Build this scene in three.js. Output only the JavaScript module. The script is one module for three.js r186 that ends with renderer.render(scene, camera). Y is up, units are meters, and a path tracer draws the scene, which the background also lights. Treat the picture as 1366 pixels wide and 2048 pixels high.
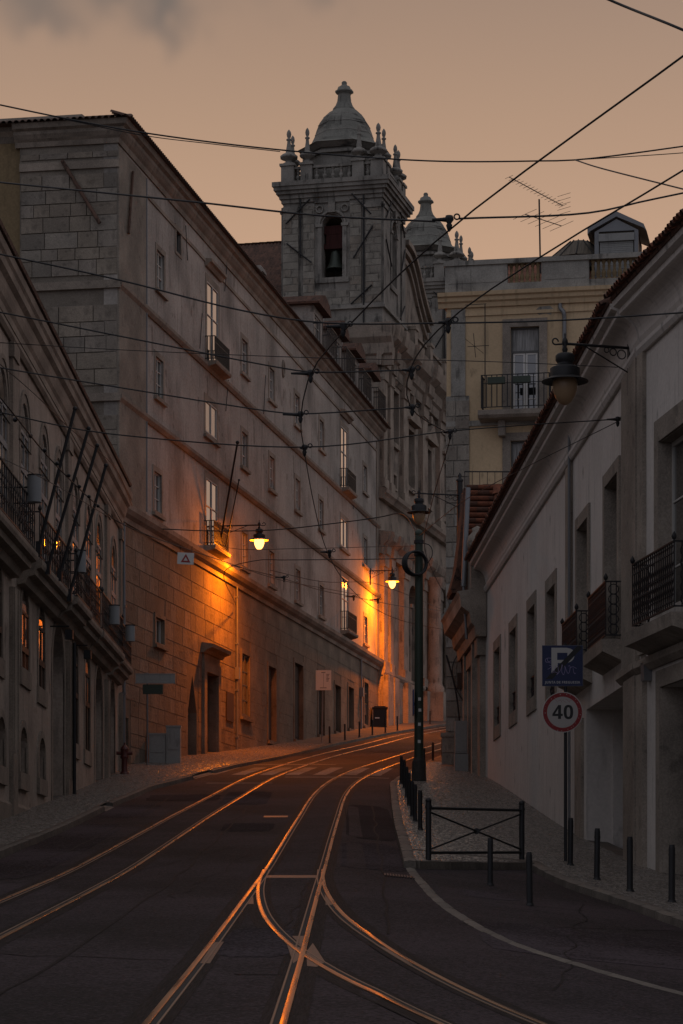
import * as THREE from 'three';
import { mergeGeometries } from 'three/addons/utils/BufferGeometryUtils.js';

// ---------------------------------------------------------------- camera, sky, sun, exposure
const scene = new THREE.Scene();
const EYE = 1.6;
const camera = new THREE.PerspectiveCamera(2 * Math.atan(1024 / 5000) * 180 / Math.PI, 1366 / 2048, 0.5, 1500);
camera.position.set(0, EYE, 0);
camera.lookAt(0, EYE, -10);
camera.setViewOffset(1366, 2048, 0, -796, 1366, 2048);      // rising lens: verticals stay parallel
const renderer = new THREE.WebGLRenderer({ antialias: true });
renderer.setSize(683, 1024);
renderer.toneMapping = THREE.LinearToneMapping;
renderer.toneMappingExposure = 1.0;
renderer.shadowMap.enabled = true;

// seeded random and noise
let seed = 12345;
const rnd = () => { seed = (seed + 0x6d2b79f5) | 0; let t = Math.imul(seed ^ (seed >>> 15), 1 | seed); t = (t + Math.imul(t ^ (t >>> 7), 61 | t)) ^ t; return ((t ^ (t >>> 14)) >>> 0) / 4294967296; };
const rr = (a, b) => a + (b - a) * rnd();
const hash = (i, j, s) => { let h = Math.imul(i, 374761393) ^ Math.imul(j, 668265263) ^ Math.imul(s, 974634521); h = Math.imul(h ^ (h >>> 13), 1274126177); return ((h ^ (h >>> 16)) >>> 0) / 4294967296; };
const mod = (a, n) => ((a % n) + n) % n;
function vn(x, y, px, py, s) {                                // periodic value noise
  const i = Math.floor(x), j = Math.floor(y), u = x - i, v = y - j, a = u * u * (3 - 2 * u), b = v * v * (3 - 2 * v);
  const h = (p, q) => hash(mod(p, px), mod(q, py), s);
  return (h(i, j) * (1 - a) + h(i + 1, j) * a) * (1 - b) + (h(i, j + 1) * (1 - a) + h(i + 1, j + 1) * a) * b;
}
function fbm(x, y, px, py, s, oct = 5, g = 0.5) { let r = 0, k = 1, n = 0; for (let o = 0; o < oct; o++) { r += k * vn(x, y, px, py, s + o); n += k; k *= g; x *= 2; y *= 2; px *= 2; py *= 2; } return r / n; }
const sstep = (a, b, x) => { const t = Math.max(0, Math.min(1, (x - a) / (b - a))); return t * t * (3 - 2 * t); };
const lerp = (a, b, t) => a + (b - a) * t;

{ // dusk sky: sunset glow ahead, dim grey-blue vault behind, a few cloud rags
  const W = 2048, H = 1024, data = new Float32Array(W * H * 4);
  const key = (e, tab) => { let i = 0; while (i < tab.length - 2 && e > tab[i + 1][0]) i++; const t = Math.max(0, Math.min(1, (e - tab[i][0]) / (tab[i + 1][0] - tab[i][0]))); return [1, 2, 3].map((c) => lerp(tab[i][c], tab[i + 1][c], t)); };
  const ahead = [[0, .74, .42, .25], [8, .66, .405, .26], [13, .61, .385, .252], [17, .465, .302, .205], [21, .322, .222, .168], [32, .38, .315, .285], [55, .38, .35, .345], [90, .37, .36, .375]];
  const back = [[0, .27, .27, .31], [12, .3, .3, .345], [25, .315, .32, .365], [55, .34, .345, .385], [90, .37, .36, .375]];
  for (let j = 0; j < H; j++) {
    const e = ((j + .5) / H - .5) * 180;
    const A = key(Math.max(0, e), ahead), B = key(Math.max(0, e), back);
    for (let i = 0; i < W; i++) {
      let az = ((i + .5) / W - .25) * 360; if (az > 180) az -= 360;        // 0 = straight ahead (-z), + = right
      const w = Math.exp(-(((az + 2) / 58) ** 2));
      let c = [0, 1, 2].map((k) => lerp(B[k], A[k], w));
      let cl = 0;
      if (e > 17 && e < 60) {
        const q = fbm(az * .9 + 7, e * 1.3, 900, 900, 5, 5), rag = fbm(az * 2.3 + 31, e * 2.3, 900, 900, 15, 4) - .5;
        for (const [a, w2, e0, k] of [[-6.9, .95, 18.95, .8], [-4.1, .65, 18.85, 1], [-5.4, 2.4, 19.45, .8], [-.4, .6, 19.6, .55]]) cl = Math.max(cl, k * Math.exp(-(((az - a + rag * 1.1) / w2) ** 2)) * sstep(e0 + rag * 1.5, e0 + .75 + rag * 1.5, e) * (1 - sstep(21.5, 25, e)));
        cl = Math.max(cl, .45 * sstep(.5, .72, q) * sstep(21.5, 27, e) * (1 - sstep(40, 58, e)));
      }
      const g = [.19, .155, .135];
      c = c.map((v, k) => lerp(v, g[k] * lerp(.55, 1, w), cl));
      if (e < 0) { const t = sstep(0, -6, e); c = c.map((v) => lerp(v, .03, t)); }
      data.set([...c, 1], (j * W + i) * 4);
    }
  }
  const sky = new THREE.DataTexture(data, W, H, THREE.RGBAFormat, THREE.FloatType);
  sky.mapping = THREE.EquirectangularReflectionMapping; sky.magFilter = THREE.LinearFilter; sky.minFilter = THREE.LinearFilter; sky.colorSpace = THREE.LinearSRGBColorSpace; sky.needsUpdate = true;
  scene.background = sky; scene.environment = sky;
}
const sun = new THREE.DirectionalLight(new THREE.Color(1, .72, .48), 0.05);       // the afterglow: the sun is at the horizon behind the church
sun.position.set(-18, 46, -400); sun.target.position.set(0, 10, -80); sun.castShadow = true; sun.shadow.radius = 40;
Object.assign(sun.shadow.camera, { left: -90, right: 90, top: 90, bottom: -90, near: 1, far: 700 });
scene.add(sun, sun.target);

// ---------------------------------------------------------------- textures and materials
function tex(n, metres, f, srgb = true) {
  const d = new Uint8Array(n * n * 4);
  for (let j = 0; j < n; j++) for (let i = 0; i < n; i++) {
    const c = f(i / n, j / n), o = (j * n + i) * 4;
    for (let k = 0; k < 3; k++) d[o + k] = Math.max(0, Math.min(255, 255 * (Array.isArray(c) ? c[k] : c)));
    d[o + 3] = 255;
  }
  const t = new THREE.DataTexture(d, n, n); t.wrapS = t.wrapT = THREE.RepeatWrapping; t.magFilter = THREE.LinearFilter; t.minFilter = THREE.LinearMipmapLinearFilter; t.generateMipmaps = true;
  if (srgb) t.colorSpace = THREE.SRGBColorSpace; t.repeat.set(1 / metres, 1 / metres); t.needsUpdate = true; return t;
}
const T = {
  plaster: tex(512, 9, (x, y) => { const a = fbm(x * 5, y * 5, 5, 5, 11, 6), st = fbm(x * 46, y * 7, 46, 7, 23, 5), b = fbm(x * 3, y * 3, 3, 3, 31, 3), f = vn(x * 180, y * 180, 180, 180, 9);
    let v = .8 + .28 * (a - .5) + .1 * (f - .5) - .11 * sstep(.56, .85, st) - .12 * sstep(.55, .75, b); const spot = sstep(.68, .8, fbm(x * 11, y * 11, 11, 11, 47, 5)); v -= .17 * spot; return [v, v * (.985 - .02 * spot), v * (.965 - .03 * spot)]; }),
  wash: tex(512, 7, (x, y) => { const a = fbm(x * 4, y * 4, 4, 4, 15, 5), f = vn(x * 160, y * 160, 160, 160, 19), st = fbm(x * 50, y * 7, 50, 7, 27, 4); const v = .93 + .12 * (a - .5) + .05 * (f - .5) - .1 * sstep(.6, .85, st) - .2 * sstep(.72, .82, fbm(x * 13, y * 9, 13, 9, 57, 5)); return [v, v * .995, v * .985]; }),
  stone: tex(512, 3.2, (x, y) => { const a = fbm(x * 4, y * 4, 4, 4, 51, 6), f = vn(x * 150, y * 150, 150, 150, 59), g = fbm(x * 9, y * 9, 9, 9, 67, 5); let v = .78 + .34 * (a - .5) + .14 * (f - .5) - .13 * sstep(.6, .85, g); return [v, v * .98, v * .95]; }),
  sooty: tex(512, 5, (x, y) => { const a = fbm(x * 5, y * 5, 5, 5, 151, 6), st = fbm(x * 38, y * 5, 38, 5, 153, 5), b = fbm(x * 7, y * 7, 7, 7, 157, 5), f = vn(x * 170, y * 170, 170, 170, 159); const v = .86 + .34 * (a - .5) + .12 * (f - .5) - .26 * sstep(.54, .78, st) * sstep(.4, .62, b) - .12 * sstep(.56, .74, b); return [v, v * .985, v * .955]; }),
  asphalt: tex(1024, 9, (x, y) => { const f = vn(x * 500, y * 500, 500, 500, 71), h = vn(x * 250, y * 250, 250, 250, 73), a = fbm(x * 5, y * 5, 5, 5, 79, 6), b = fbm(x * 3, y * 8, 3, 8, 83, 5); let v = .68 + .85 * (a - .5) + .9 * (f - .5) + .45 * (h - .5) + .22 * sstep(.58, .78, b); const cr = Math.abs(fbm(x * 6, y * 6, 6, 6, 91, 5) - .5); v *= 1 - .45 * (1 - sstep(0, .006, cr)); return [v, v * .97, v * .985]; }),
  asphaltB: tex(512, 1.6, (x, y) => .5 + .5 * (vn(x * 110, y * 110, 110, 110, 95) - .5) + .4 * (vn(x * 50, y * 50, 50, 50, 96) - .5), false),
  grit: tex(512, 2.2, (x, y) => fbm(x * 24, y * 24, 24, 24, 97, 5), false),
  tile: tex(256, 1.6, (x, y) => { const a = fbm(x * 6, y * 6, 6, 6, 101, 5), g = fbm(x * 14, y * 14, 14, 14, 107, 4); const v = .8 + .5 * (a - .5) - .35 * sstep(.58, .8, g); return [v, v * .95, v * .92]; }),
  wood: tex(256, 1.2, (x, y) => { const v = .75 + .45 * (fbm(x * 40, y * 3, 40, 3, 111, 4) - .5); return [v, v * .96, v * .92]; }),
  steel: tex(256, 1.0, (x, y) => .3 + .55 * fbm(x * 8, y * 8, 8, 8, 117, 5), false),
};
const lin = (r, g, b) => new THREE.Color().setRGB(r, g, b);
const mat = (r, g, b, o = {}) => new THREE.MeshStandardMaterial({ color: lin(r, g, b), roughness: .9, metalness: 0, ...o });
const phys = (r, g, b, o = {}) => new THREE.MeshPhysicalMaterial({ color: lin(r, g, b), roughness: .95, specularIntensity: .35, ...o });
const M = {
  convent: mat(.61, .575, .54, { map: T.plaster, bumpMap: T.grit, bumpScale: .012 }),
  conventTrim: mat(.46, .405, .355, { map: T.stone, bumpMap: T.grit, bumpScale: .01 }),
  ochre: mat(.4, .3, .17, { map: T.plaster }),
  stones: [[.45, .41, .37], [.4, .36, .315], [.51, .475, .43], [.44, .39, .335], [.35, .325, .295], [.47, .42, .36]].map((c) => mat(...c, { map: T.stone, bumpMap: T.grit, bumpScale: .016 })),
  baseStones: [[.34, .285, .23], [.3, .25, .2], [.38, .325, .27], [.33, .27, .215], [.26, .22, .18]].map((c) => mat(...c, { map: T.stone, bumpMap: T.grit, bumpScale: .018 })),
  baseJoint: mat(.27, .225, .18, { map: T.stone }),
  joint: mat(.36, .325, .285, { map: T.stone }),
  palace: mat(.58, .485, .415, { map: T.plaster, bumpMap: T.grit, bumpScale: .01 }),
  palaceTrim: mat(.42, .36, .31, { map: T.stone, bumpMap: T.grit, bumpScale: .012 }),
  white: mat(.72, .68, .65, { map: T.wash, bumpMap: T.grit, bumpScale: .006 }),
  whiteTrim: mat(.5, .45, .405, { map: T.stone, bumpMap: T.grit, bumpScale: .008 }),
  yellow: mat(.66, .5, .32, { map: T.wash, bumpMap: T.grit, bumpScale: .006 }),
  grey: mat(.42, .415, .4, { map: T.sooty }),
  tower: mat(.36, .35, .335, { map: T.sooty, bumpMap: T.grit, bumpScale: .014 }),
  towers: [[.36, .345, .315], [.32, .305, .28], [.39, .375, .345], [.34, .31, .275]].map((c) => mat(...c, { map: T.sooty, bumpMap: T.grit, bumpScale: .016 })),
  dome: mat(.27, .275, .26, { map: T.sooty, bumpMap: T.grit, bumpScale: .02 }),
  church: mat(.42, .365, .32, { map: T.sooty, bumpMap: T.grit, bumpScale: .012 }),
  tile: mat(.3, .115, .065, { map: T.tile }), tileDark: mat(.16, .085, .06, { map: T.tile }), tileOld: mat(.2, .13, .1, { map: T.tile }),
  iron: mat(.02, .02, .022, { roughness: .55, metalness: .3 }), ironGreen: mat(.035, .05, .036, { roughness: .5, metalness: .2 }),
  wood: mat(.085, .052, .035, { map: T.wood, roughness: .75 }), woodPale: mat(.2, .18, .15, { map: T.wood, roughness: .8 }), woodRed: mat(.24, .085, .035, { map: T.wood, roughness: .6 }),
  sash: mat(.48, .47, .44, { roughness: .6 }), sashDark: mat(.1, .1, .095, { roughness: .6 }),
  glass: new THREE.MeshPhysicalMaterial({ color: lin(.012, .013, .014), roughness: .03, ior: 2.2, clearcoat: 1, clearcoatRoughness: .03 }),
  blind: new THREE.MeshPhysicalMaterial({ color: lin(.2, .19, .17), roughness: .5, clearcoat: 1, clearcoatRoughness: .03, ior: 1.6 }),
  shutter: mat(.46, .5, .54, { roughness: .7, map: T.wood }),
  asphalt: phys(.045, .0335, .0395, { map: T.asphalt, bumpMap: T.asphaltB, bumpScale: .016, roughness: .8, specularIntensity: .45 }),
  patch: phys(.066, .053, .06, { map: T.asphalt, bumpMap: T.asphaltB, bumpScale: .006 }), patchDark: phys(.03, .023, .027, { map: T.asphalt }),
  earth: mat(.12, .105, .09, { map: T.asphalt }),
  sand: mat(.15, .13, .115, { map: T.stone }),
  paint: mat(.2, .185, .17, { map: T.asphalt, roughness: .75 }),
  kerbs: [[.2, .178, .16], [.17, .152, .138], [.23, .205, .182]].map((c) => mat(...c, { map: T.stone, bumpMap: T.grit, bumpScale: .012, roughness: .75 })),
  rail: mat(.43, .275, .165, { metalness: 1, roughness: .34, roughnessMap: null }), railLip: mat(.2, .15, .115, { metalness: .85, roughness: .5 }), tar: phys(.015, .012, .0135, { map: T.asphalt, bumpMap: T.asphaltB, bumpScale: .01, roughness: .75 }), groove: mat(.02, .017, .016), plate: mat(.13, .098, .078, { metalness: .7, roughness: .5, bumpMap: T.grit, bumpScale: .004 }),
  cabinet: mat(.33, .335, .33, { roughness: .6, map: T.wash }), white2: mat(.62, .61, .58, { roughness: .5 }), drum: mat(.24, .25, .255, { roughness: .55 }),
  red: mat(.3, .02, .018, { roughness: .5 }), hydrant: mat(.1, .025, .02, { roughness: .5 }),
  bronze: mat(.07, .085, .07, { roughness: .55, metalness: .4 }), yoke: mat(.1, .03, .028, { map: T.wood }),
  zinc: mat(.2, .205, .215, { roughness: .5, metalness: .5 }),
};
M.rail.roughnessMap = T.steel; M.rail.roughness = .5;

// ---------------------------------------------------------------- geometry helpers (local axes: x along the front, y up, z out of the front)
function uvm(g) {                                              // flat uv in metres from the dominant axis of each face
  if (g.index) g = g.toNonIndexed();
  g.deleteAttribute('uv'); if (!g.attributes.normal) g.computeVertexNormals();
  const p = g.attributes.position, n = g.attributes.normal, uv = new Float32Array(p.count * 2);
  for (let i = 0; i < p.count; i += 3) {
    let ax = 0, ay = 0, az = 0; for (let k = 0; k < 3; k++) { ax += n.getX(i + k); ay += n.getY(i + k); az += n.getZ(i + k); }
    ax = Math.abs(ax); ay = Math.abs(ay); az = Math.abs(az);
    for (let k = 0; k < 3; k++) { const X = p.getX(i + k), Y = p.getY(i + k), Z = p.getZ(i + k);
      const [a, b] = ay > ax && ay > az ? [X, Z] : ax > az ? [Z, Y] : [X, Y]; uv[(i + k) * 2] = a; uv[(i + k) * 2 + 1] = b; }
  }
  g.setAttribute('uv', new THREE.BufferAttribute(uv, 2)); return g;
}
const box = (x0, x1, y0, y1, z0, z1) => uvm(new THREE.BoxGeometry(x1 - x0, y1 - y0, z1 - z0).translate((x0 + x1) / 2, (y0 + y1) / 2, (z0 + z1) / 2));
const cyl = (r0, r1, h, x, y, z, n = 12) => uvm(new THREE.CylinderGeometry(r1, r0, h, n).translate(x, y + h / 2, z));     // r0 bottom, r1 top
const lathe = (pts, x = 0, y = 0, z = 0, n = 16) => uvm(new THREE.LatheGeometry(pts.map(([r, h]) => new THREE.Vector2(r, h)), n).translate(x, y, z));
const tube = (pts, r, n = 6, seg = 0, closed = false) => uvm(new THREE.TubeGeometry(new THREE.CatmullRomCurve3(pts.map((p) => new THREE.Vector3(...p)), closed, 'centripetal'), seg || Math.max(2, pts.length * 4), r, n, closed));
function bar(a, b, r, n = 6) {
  const A = new THREE.Vector3(...a), B = new THREE.Vector3(...b), d = B.clone().sub(A), g = new THREE.CylinderGeometry(r, r, d.length(), n);
  g.applyQuaternion(new THREE.Quaternion().setFromUnitVectors(new THREE.Vector3(0, 1, 0), d.normalize())).translate(...A.add(B).multiplyScalar(.5).toArray()); return uvm(g);
}
function prof(pts, u0, u1) {                                   // [z, y] outline swept along x
  const g = new THREE.ExtrudeGeometry(new THREE.Shape(pts.map(([w, v]) => new THREE.Vector2(w, v))), { depth: u1 - u0, bevelEnabled: false });
  g.applyMatrix4(new THREE.Matrix4().set(0, 0, -1, u1, 0, 1, 0, 0, 1, 0, 0, 0, 0, 0, 0, 1)); return uvm(g);
}
function profZ(pts, w0, w1) { const g = new THREE.ExtrudeGeometry(new THREE.Shape(pts.map(([a, b]) => new THREE.Vector2(a, b))), { depth: w1 - w0, bevelEnabled: false }); return uvm(g.translate(0, 0, w0)); }   // [x, y] outline swept along z
function archPts(u0, u1, v0, v1, rise, n = 8) { const c = (u0 + u1) / 2, a = (u1 - u0) / 2, o = [[u0, v0], [u1, v0]]; for (let i = 0; i <= n; i++) { const t = Math.PI * i / n; o.push([c + a * Math.cos(t), v1 - rise + rise * Math.sin(t)]); } return o; }
function wall(outline, holes, thick) {
  const s = new THREE.Shape(outline.map(([a, b]) => new THREE.Vector2(a, b)));
  for (const h of holes) s.holes.push(new THREE.Path((h.pts || [[h.u0, h.v0], [h.u1, h.v0], [h.u1, h.v1], [h.u0, h.v1]]).map(([a, b]) => new THREE.Vector2(a, b))));
  return uvm(new THREE.ExtrudeGeometry(s, { depth: thick, bevelEnabled: false }).translate(0, 0, -thick));
}
function mitre(g, axis, at, f) { const p = g.attributes.position; for (let i = 0; i < p.count; i++) { const q = [p.getX(i), p.getY(i), p.getZ(i)]; if (Math.abs(q[axis] - at) < 1e-4) { q[axis] = f(q[axis === 0 ? 2 : 0]); p.setXYZ(i, ...q); } } g.computeVertexNormals(); return g; }   // slants the end of a swept moulding
const used = {};
const numbered = (n) => { const k = used[n] = (used[n] ?? -1) + 1; return k ? n + '_' + String(k).padStart(3, '0') : n; };
function obj(name, geos, m, parent) {
  const list = (Array.isArray(geos) ? geos : [geos]).map((g) => (g.index ? g.toNonIndexed() : g));
  const g = list.length > 1 ? mergeGeometries(list) : list[0];
  const o = new THREE.Mesh(g, m); o.castShadow = o.receiveShadow = true; o.name = parent && parent !== scene ? name : numbered(name); (parent || scene).add(o); return o;
}
function thing(name, label, category, group) { const o = new THREE.Group(); o.name = numbered(name); o.userData = { label, category }; if (group) o.userData.group = group; scene.add(o); return o; }
function tag(o, label, category, group) { o.userData.label = label; o.userData.category = category; if (group) o.userData.group = group; return o; }
const struct = (name, g, m) => { const o = obj(name, g, m, scene); o.userData.kind = 'structure'; return o; };
const place = (g, x, y, d, turn = 0) => { g.position.set(x, y, -d); g.rotation.y = turn; return g; };
const front = (g, x0, d0, tx, td) => place(g, x0, 0, d0, Math.atan2(td, tx));                // local x runs along (tx, td), local z faces out

// ---------------------------------------------------------------- the ground: a rising street (heights over the camera's footing)
const PD = [-60, -10, 0, 10, 17, 25, 38, 44, 62, 75, 88, 102, 120, 142, 170, 220, 400];
const PV = [-4, -2.0, -1.6, -1.18, -.82, -.36, .47, .92, 2.43, 3.6, 4.85, 6.15, 7.9, 10.2, 13, 17.5, 24];
const PM = PD.map((_, i) => (i === 0 ? (PV[1] - PV[0]) / (PD[1] - PD[0]) : i === PD.length - 1 ? (PV[i] - PV[i - 1]) / (PD[i] - PD[i - 1]) : (PV[i + 1] - PV[i - 1]) / (PD[i + 1] - PD[i - 1])));
function rise(d) { let i = 0; while (i < PD.length - 2 && d >= PD[i + 1]) i++; const h = PD[i + 1] - PD[i], t = (d - PD[i]) / h; return (2 * t ** 3 - 3 * t * t + 1) * PV[i] + (t ** 3 - 2 * t * t + t) * h * PM[i] + (-2 * t ** 3 + 3 * t * t) * PV[i + 1] + (t ** 3 - t * t) * h * PM[i + 1]; }
const G = (x, d) => rise(d) - .1 * Math.max(0, Math.min(9, x - .3)) * (1 - .7 * sstep(56, 82, d) - .3 * sstep(82, 105, d)) + EYE;
const curve = (tab) => (d) => { let i = 0; while (i < tab.length - 2 && d > tab[i + 1][1]) i++; const t = (d - tab[i][1]) / (tab[i + 1][1] - tab[i][1]); return lerp(tab[i][0], tab[i + 1][0], t); };
function sheet(ds, xs, lift) {                                 // ds: distances, xs(d): list of x, lift(x, d)
  const pos = [], uv = [], idx = []; let n = 0;
  ds.forEach((d, r) => { const X = xs(d); n = X.length; X.forEach((x) => { pos.push(x, G(x, d) + lift(x, d), -d); uv.push(x, d); }); if (r) for (let k = 0; k < n - 1; k++) { const a = (r - 1) * n + k, b = a + n; idx.push(a, a + 1, b, b, a + 1, b + 1); } });
  const g = new THREE.BufferGeometry(); g.setAttribute('position', new THREE.Float32BufferAttribute(pos, 3)); g.setAttribute('uv', new THREE.Float32BufferAttribute(uv, 2)); g.setIndex(idx); g.computeVertexNormals(); return g;
}
const steps = (a, b, s) => { const o = []; for (let d = a; d < b - 1e-6; d += s) o.push(d); o.push(b); return o; };
struct('ground', sheet([-60, -40, -20, 0, ...steps(5, 220, 5), 250, 300, 400], () => [-400, -200, -100, -50, -25, -15, -8, 0, 4, 9.3, 15, 25, 50, 100, 200, 400], () => -.35), M.earth);
struct('road', sheet(steps(-14, 200, 1), (d) => steps(-14, 22, .75), () => 0), M.asphalt);

// left pavement, right pavement
const leftKerb = curve([[-6.2, -14], [-6.15, 20], [-6.07, 44.4], [-5.96, 52.5], [-6.01, 64], [-5.76, 75], [-4.72, 84.6], [-3.8, 93.7], [-2.59, 102], [-.38, 119.6], [2.3, 133.75], [6.44, 152.6], [10.5, 170], [17, 195]]);
const leftWall = (d) => (d < 86.6 ? -7.6 : d < 144.6 ? -7.93 + .1794 * (d - 88.5) : 2.14 + .2434 * (d - 144.6));
const LIFT = .13;
const leftLift = (x, d) => LIFT + .035 * Math.max(0, leftKerb(d) - x) * sstep(80, 100, d);
struct('pavement_left', sheet(steps(-14, 190, .5), (d) => { const k = leftKerb(d), w = leftWall(d) - .4; return [0, .25, .5, .75, 1].map((t) => lerp(k - .05, w, t)); }, leftLift), M.sand);
const island = curve([[1.16, 42.4], [1.2, 45.8], [1.29, 56.5], [1.45, 68], [1.63, 79], [2.25, 86], [3.05, 94], [4.0, 102], [5.6, 113], [8.2, 127], [12, 146]]);
const rightKerb = curve([[8.8, -14], [7.4, 10], [6.0, 20], [5.15, 28], [4.63, 33.9], [4.38, 37.3], [4.08, 39.2], [3.82, 41.2], [3.64, 43], [3.55, 45.8]]);
const endX = (d) => Math.max(1.22, 1.25 + (d - 42.5) * 2.3 / 3.3);
const rightWall = (d) => (d < 48.3 ? 5.77 + .1206 * (48.3 - d) : d < 92 ? 6.957 - .0246 * d : 4.0 + .3 * (d - 94)) + .5;
struct('pavement_right', sheet(steps(45.8, 140, .5), (d) => { const k = island(d); return [0, .25, .5, .75, 1].map((t) => lerp(k + .05, Math.max(k + .6, rightWall(d)), t)); }, () => LIFT), M.sand);
struct('pavement_wedge', sheet(steps(42.5, 45.8, .3), (d) => [island(d) + .05, (island(d) + endX(d)) / 2, endX(d)], () => LIFT), M.sand);
struct('pavement_corner', sheet(steps(-14, 45.8, .4), (d) => { const k = rightKerb(d); return [0, .25, .5, .75, 1].map((t) => lerp(k + .05, rightWall(d) + 1.5, t)); }, () => LIFT), M.sand);

// kerb stones, each a piece of its kerb
function kerb(name, pts, width, top, skip = () => 0) {         // pts: [x, d] polyline
  const root = new THREE.Group(); root.name = name; root.userData.kind = 'structure'; scene.add(root);
  const c = new THREE.CatmullRomCurve3(pts.map(([x, d]) => new THREE.Vector3(x, 0, -d)), false, 'centripetal'), len = c.getLength(), n = Math.max(1, Math.round(len / 1.05));
  const geos = [0, 1, 2].map((k) => { const b = new THREE.BoxGeometry(width, .26, 1, 2, 2, 2); const p = b.attributes.position; for (let i = 0; i < p.count; i++) { const e = (Math.abs(p.getX(i)) > width / 2 - .001 ? 1 : 0) + (p.getY(i) > .12 ? 1 : 0); if (e === 2) p.setXYZ(i, p.getX(i) * .9, p.getY(i) - .012 - .012 * hash(i, k, 3), p.getZ(i)); else p.setX(i, p.getX(i) + .012 * (hash(i, k, 7) - .5)); } b.computeVertexNormals(); return uvm(b); });
  for (let i = 0; i < n; i++) {
    const a = c.getPointAt(i / n), b = c.getPointAt((i + 1) / n), sk = skip((a.x + b.x) / 2, -(a.z + b.z) / 2);
    a.y = G(a.x, -a.z); b.y = G(b.x, -b.z);
    const m = a.clone().add(b).multiplyScalar(.5), dir = b.clone().sub(a);
    const o = new THREE.Mesh(geos[i % 3], M.kerbs[Math.floor(hash(i, 4, 9) * 3)]); o.name = 'kerb_stone'; o.castShadow = o.receiveShadow = true;
    o.scale.z = dir.length() - .012; o.lookAt(dir); o.position.copy(m); o.position.y += top - .13 - sk + .006 * (hash(i, 8, 2) - .5); root.add(o);
  }
  return root;
}
const poly = (f, a, b, s) => steps(a, b, s).map((d) => [f(d), d]);
kerb('kerb_left', poly(leftKerb, 12, 170, 3), .2, LIFT + .006, (x, d) => (Math.abs(d - 63.2) < 1.1 || Math.abs(d - 84.5) < 2.2 ? .085 : 0));
for (const [a, b, k] of [[62.1, 64.3, 0], [82.4, 86.6, 1]]) struct('kerb_ramp', sheet(steps(a, b, .4), (d) => [leftKerb(d) - .42, leftKerb(d) - .1, leftKerb(d) + .16], (x, d) => { const t = (x - leftKerb(d) + .42) / .58; return lerp(leftLift(x, d) + .012, .012, t); }), M.kerbs[2]);
kerb('kerb_island', poly(island, 42.4, 120, 3), .22, LIFT + .006);
kerb('kerb_island_end', [[1.25, 42.5], [2.0, 43.58], [2.8, 44.72], [3.55, 45.8]], .2, LIFT + .006);
kerb('kerb_right', poly(rightKerb, 8, 45.8, 3), .22, LIFT + .006);
kerb('edging_band', [[1.16, 42.3], [1.18, 40.9], [1.24, 38.4], [1.31, 35], [1.43, 32.2], [1.6, 29.9], [1.78, 28.1], [1.97, 26.8], [2.17, 26], [2.55, 24.6], [3.15, 22.75], [4.1, 20.5], [5.6, 17.5]], .17, .022);

{ // cobbles of the pavements
  const base = new THREE.BoxGeometry(.088, .05, .088, 2, 1, 2); const p = base.attributes.position;
  for (let i = 0; i < p.count; i++) { if (p.getY(i) > 0) { const k = Math.max(Math.abs(p.getX(i)), Math.abs(p.getZ(i))) > .03 ? 1 : 0; p.setXYZ(i, p.getX(i) * (k ? .84 : 1), p.getY(i) - (k ? .008 : -.002), p.getZ(i) * (k ? .84 : 1)); } }
  base.computeVertexNormals();
  const lay = (name, d0, d1, xa, xb, lift) => {
    const ms = [], cs = [], q = new THREE.Quaternion(), e = new THREE.Euler(), v = new THREE.Vector3(), s = new THREE.Vector3(), m = new THREE.Matrix4();
    let r = 0; for (let d = d0; d < d1; d += .102, r++) for (let x = xa(d) + (r % 2) * .05; x < xb(d); x += .1) {
      const X = x + rr(-.012, .012), D = d + rr(-.012, .012); v.set(X, G(X, D) + lift(X, D) - .014 + rr(-.004, .004), -D);
      const sl = Math.atan((G(X, D + .5) - G(X, D - .5)));
      e.set(sl + rr(-.1, .1), rr(-.16, .16), (name === 'cobbles_001' ? .07 * sstep(70, 78, D) : 0) + rr(-.14, .14)); q.setFromEuler(e); s.set(rr(.9, 1.08), 1, rr(.88, 1.1)); ms.push(m.clone().compose(v, q, s)); cs.push(rr(.62, 1.18)); }
    const im = new THREE.InstancedMesh(base, mat(.21, .185, .165, { roughness: .24 }), ms.length); const c = new THREE.Color();
    ms.forEach((mm, i) => { im.setMatrixAt(i, mm); im.setColorAt(i, c.setRGB(cs[i], cs[i] * .985, cs[i] * .965)); });
    im.name = name; im.castShadow = im.receiveShadow = true; im.userData.kind = 'stuff'; tag(im, { cobbles: 'small pale limestone cobbles of the left pavement', cobbles_001: 'small pale limestone cobbles before the long white house', cobbles_002: 'small pale limestone cobbles of the near right pavement', cobbles_003: 'small pale limestone cobbles at the iron barrier' }[name], 'cobbles'); scene.add(im);
  };
  lay('cobbles', 40, 118, (d) => leftWall(d) + .02, (d) => leftKerb(d) - .13, leftLift);
  lay('cobbles_001', 46.3, 96, (d) => island(d) + .14, (d) => rightWall(d) - .5, () => LIFT);
  lay('cobbles_003', 42.9, 46.3, (d) => island(d) + .14, (d) => (d > 45.75 ? 1.3 : endX(d) - .12), () => LIFT);
  lay('cobbles_002', 30, 46.2, (d) => rightKerb(d) + .14, (d) => rightWall(d) - .2, () => LIFT);
}

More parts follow.
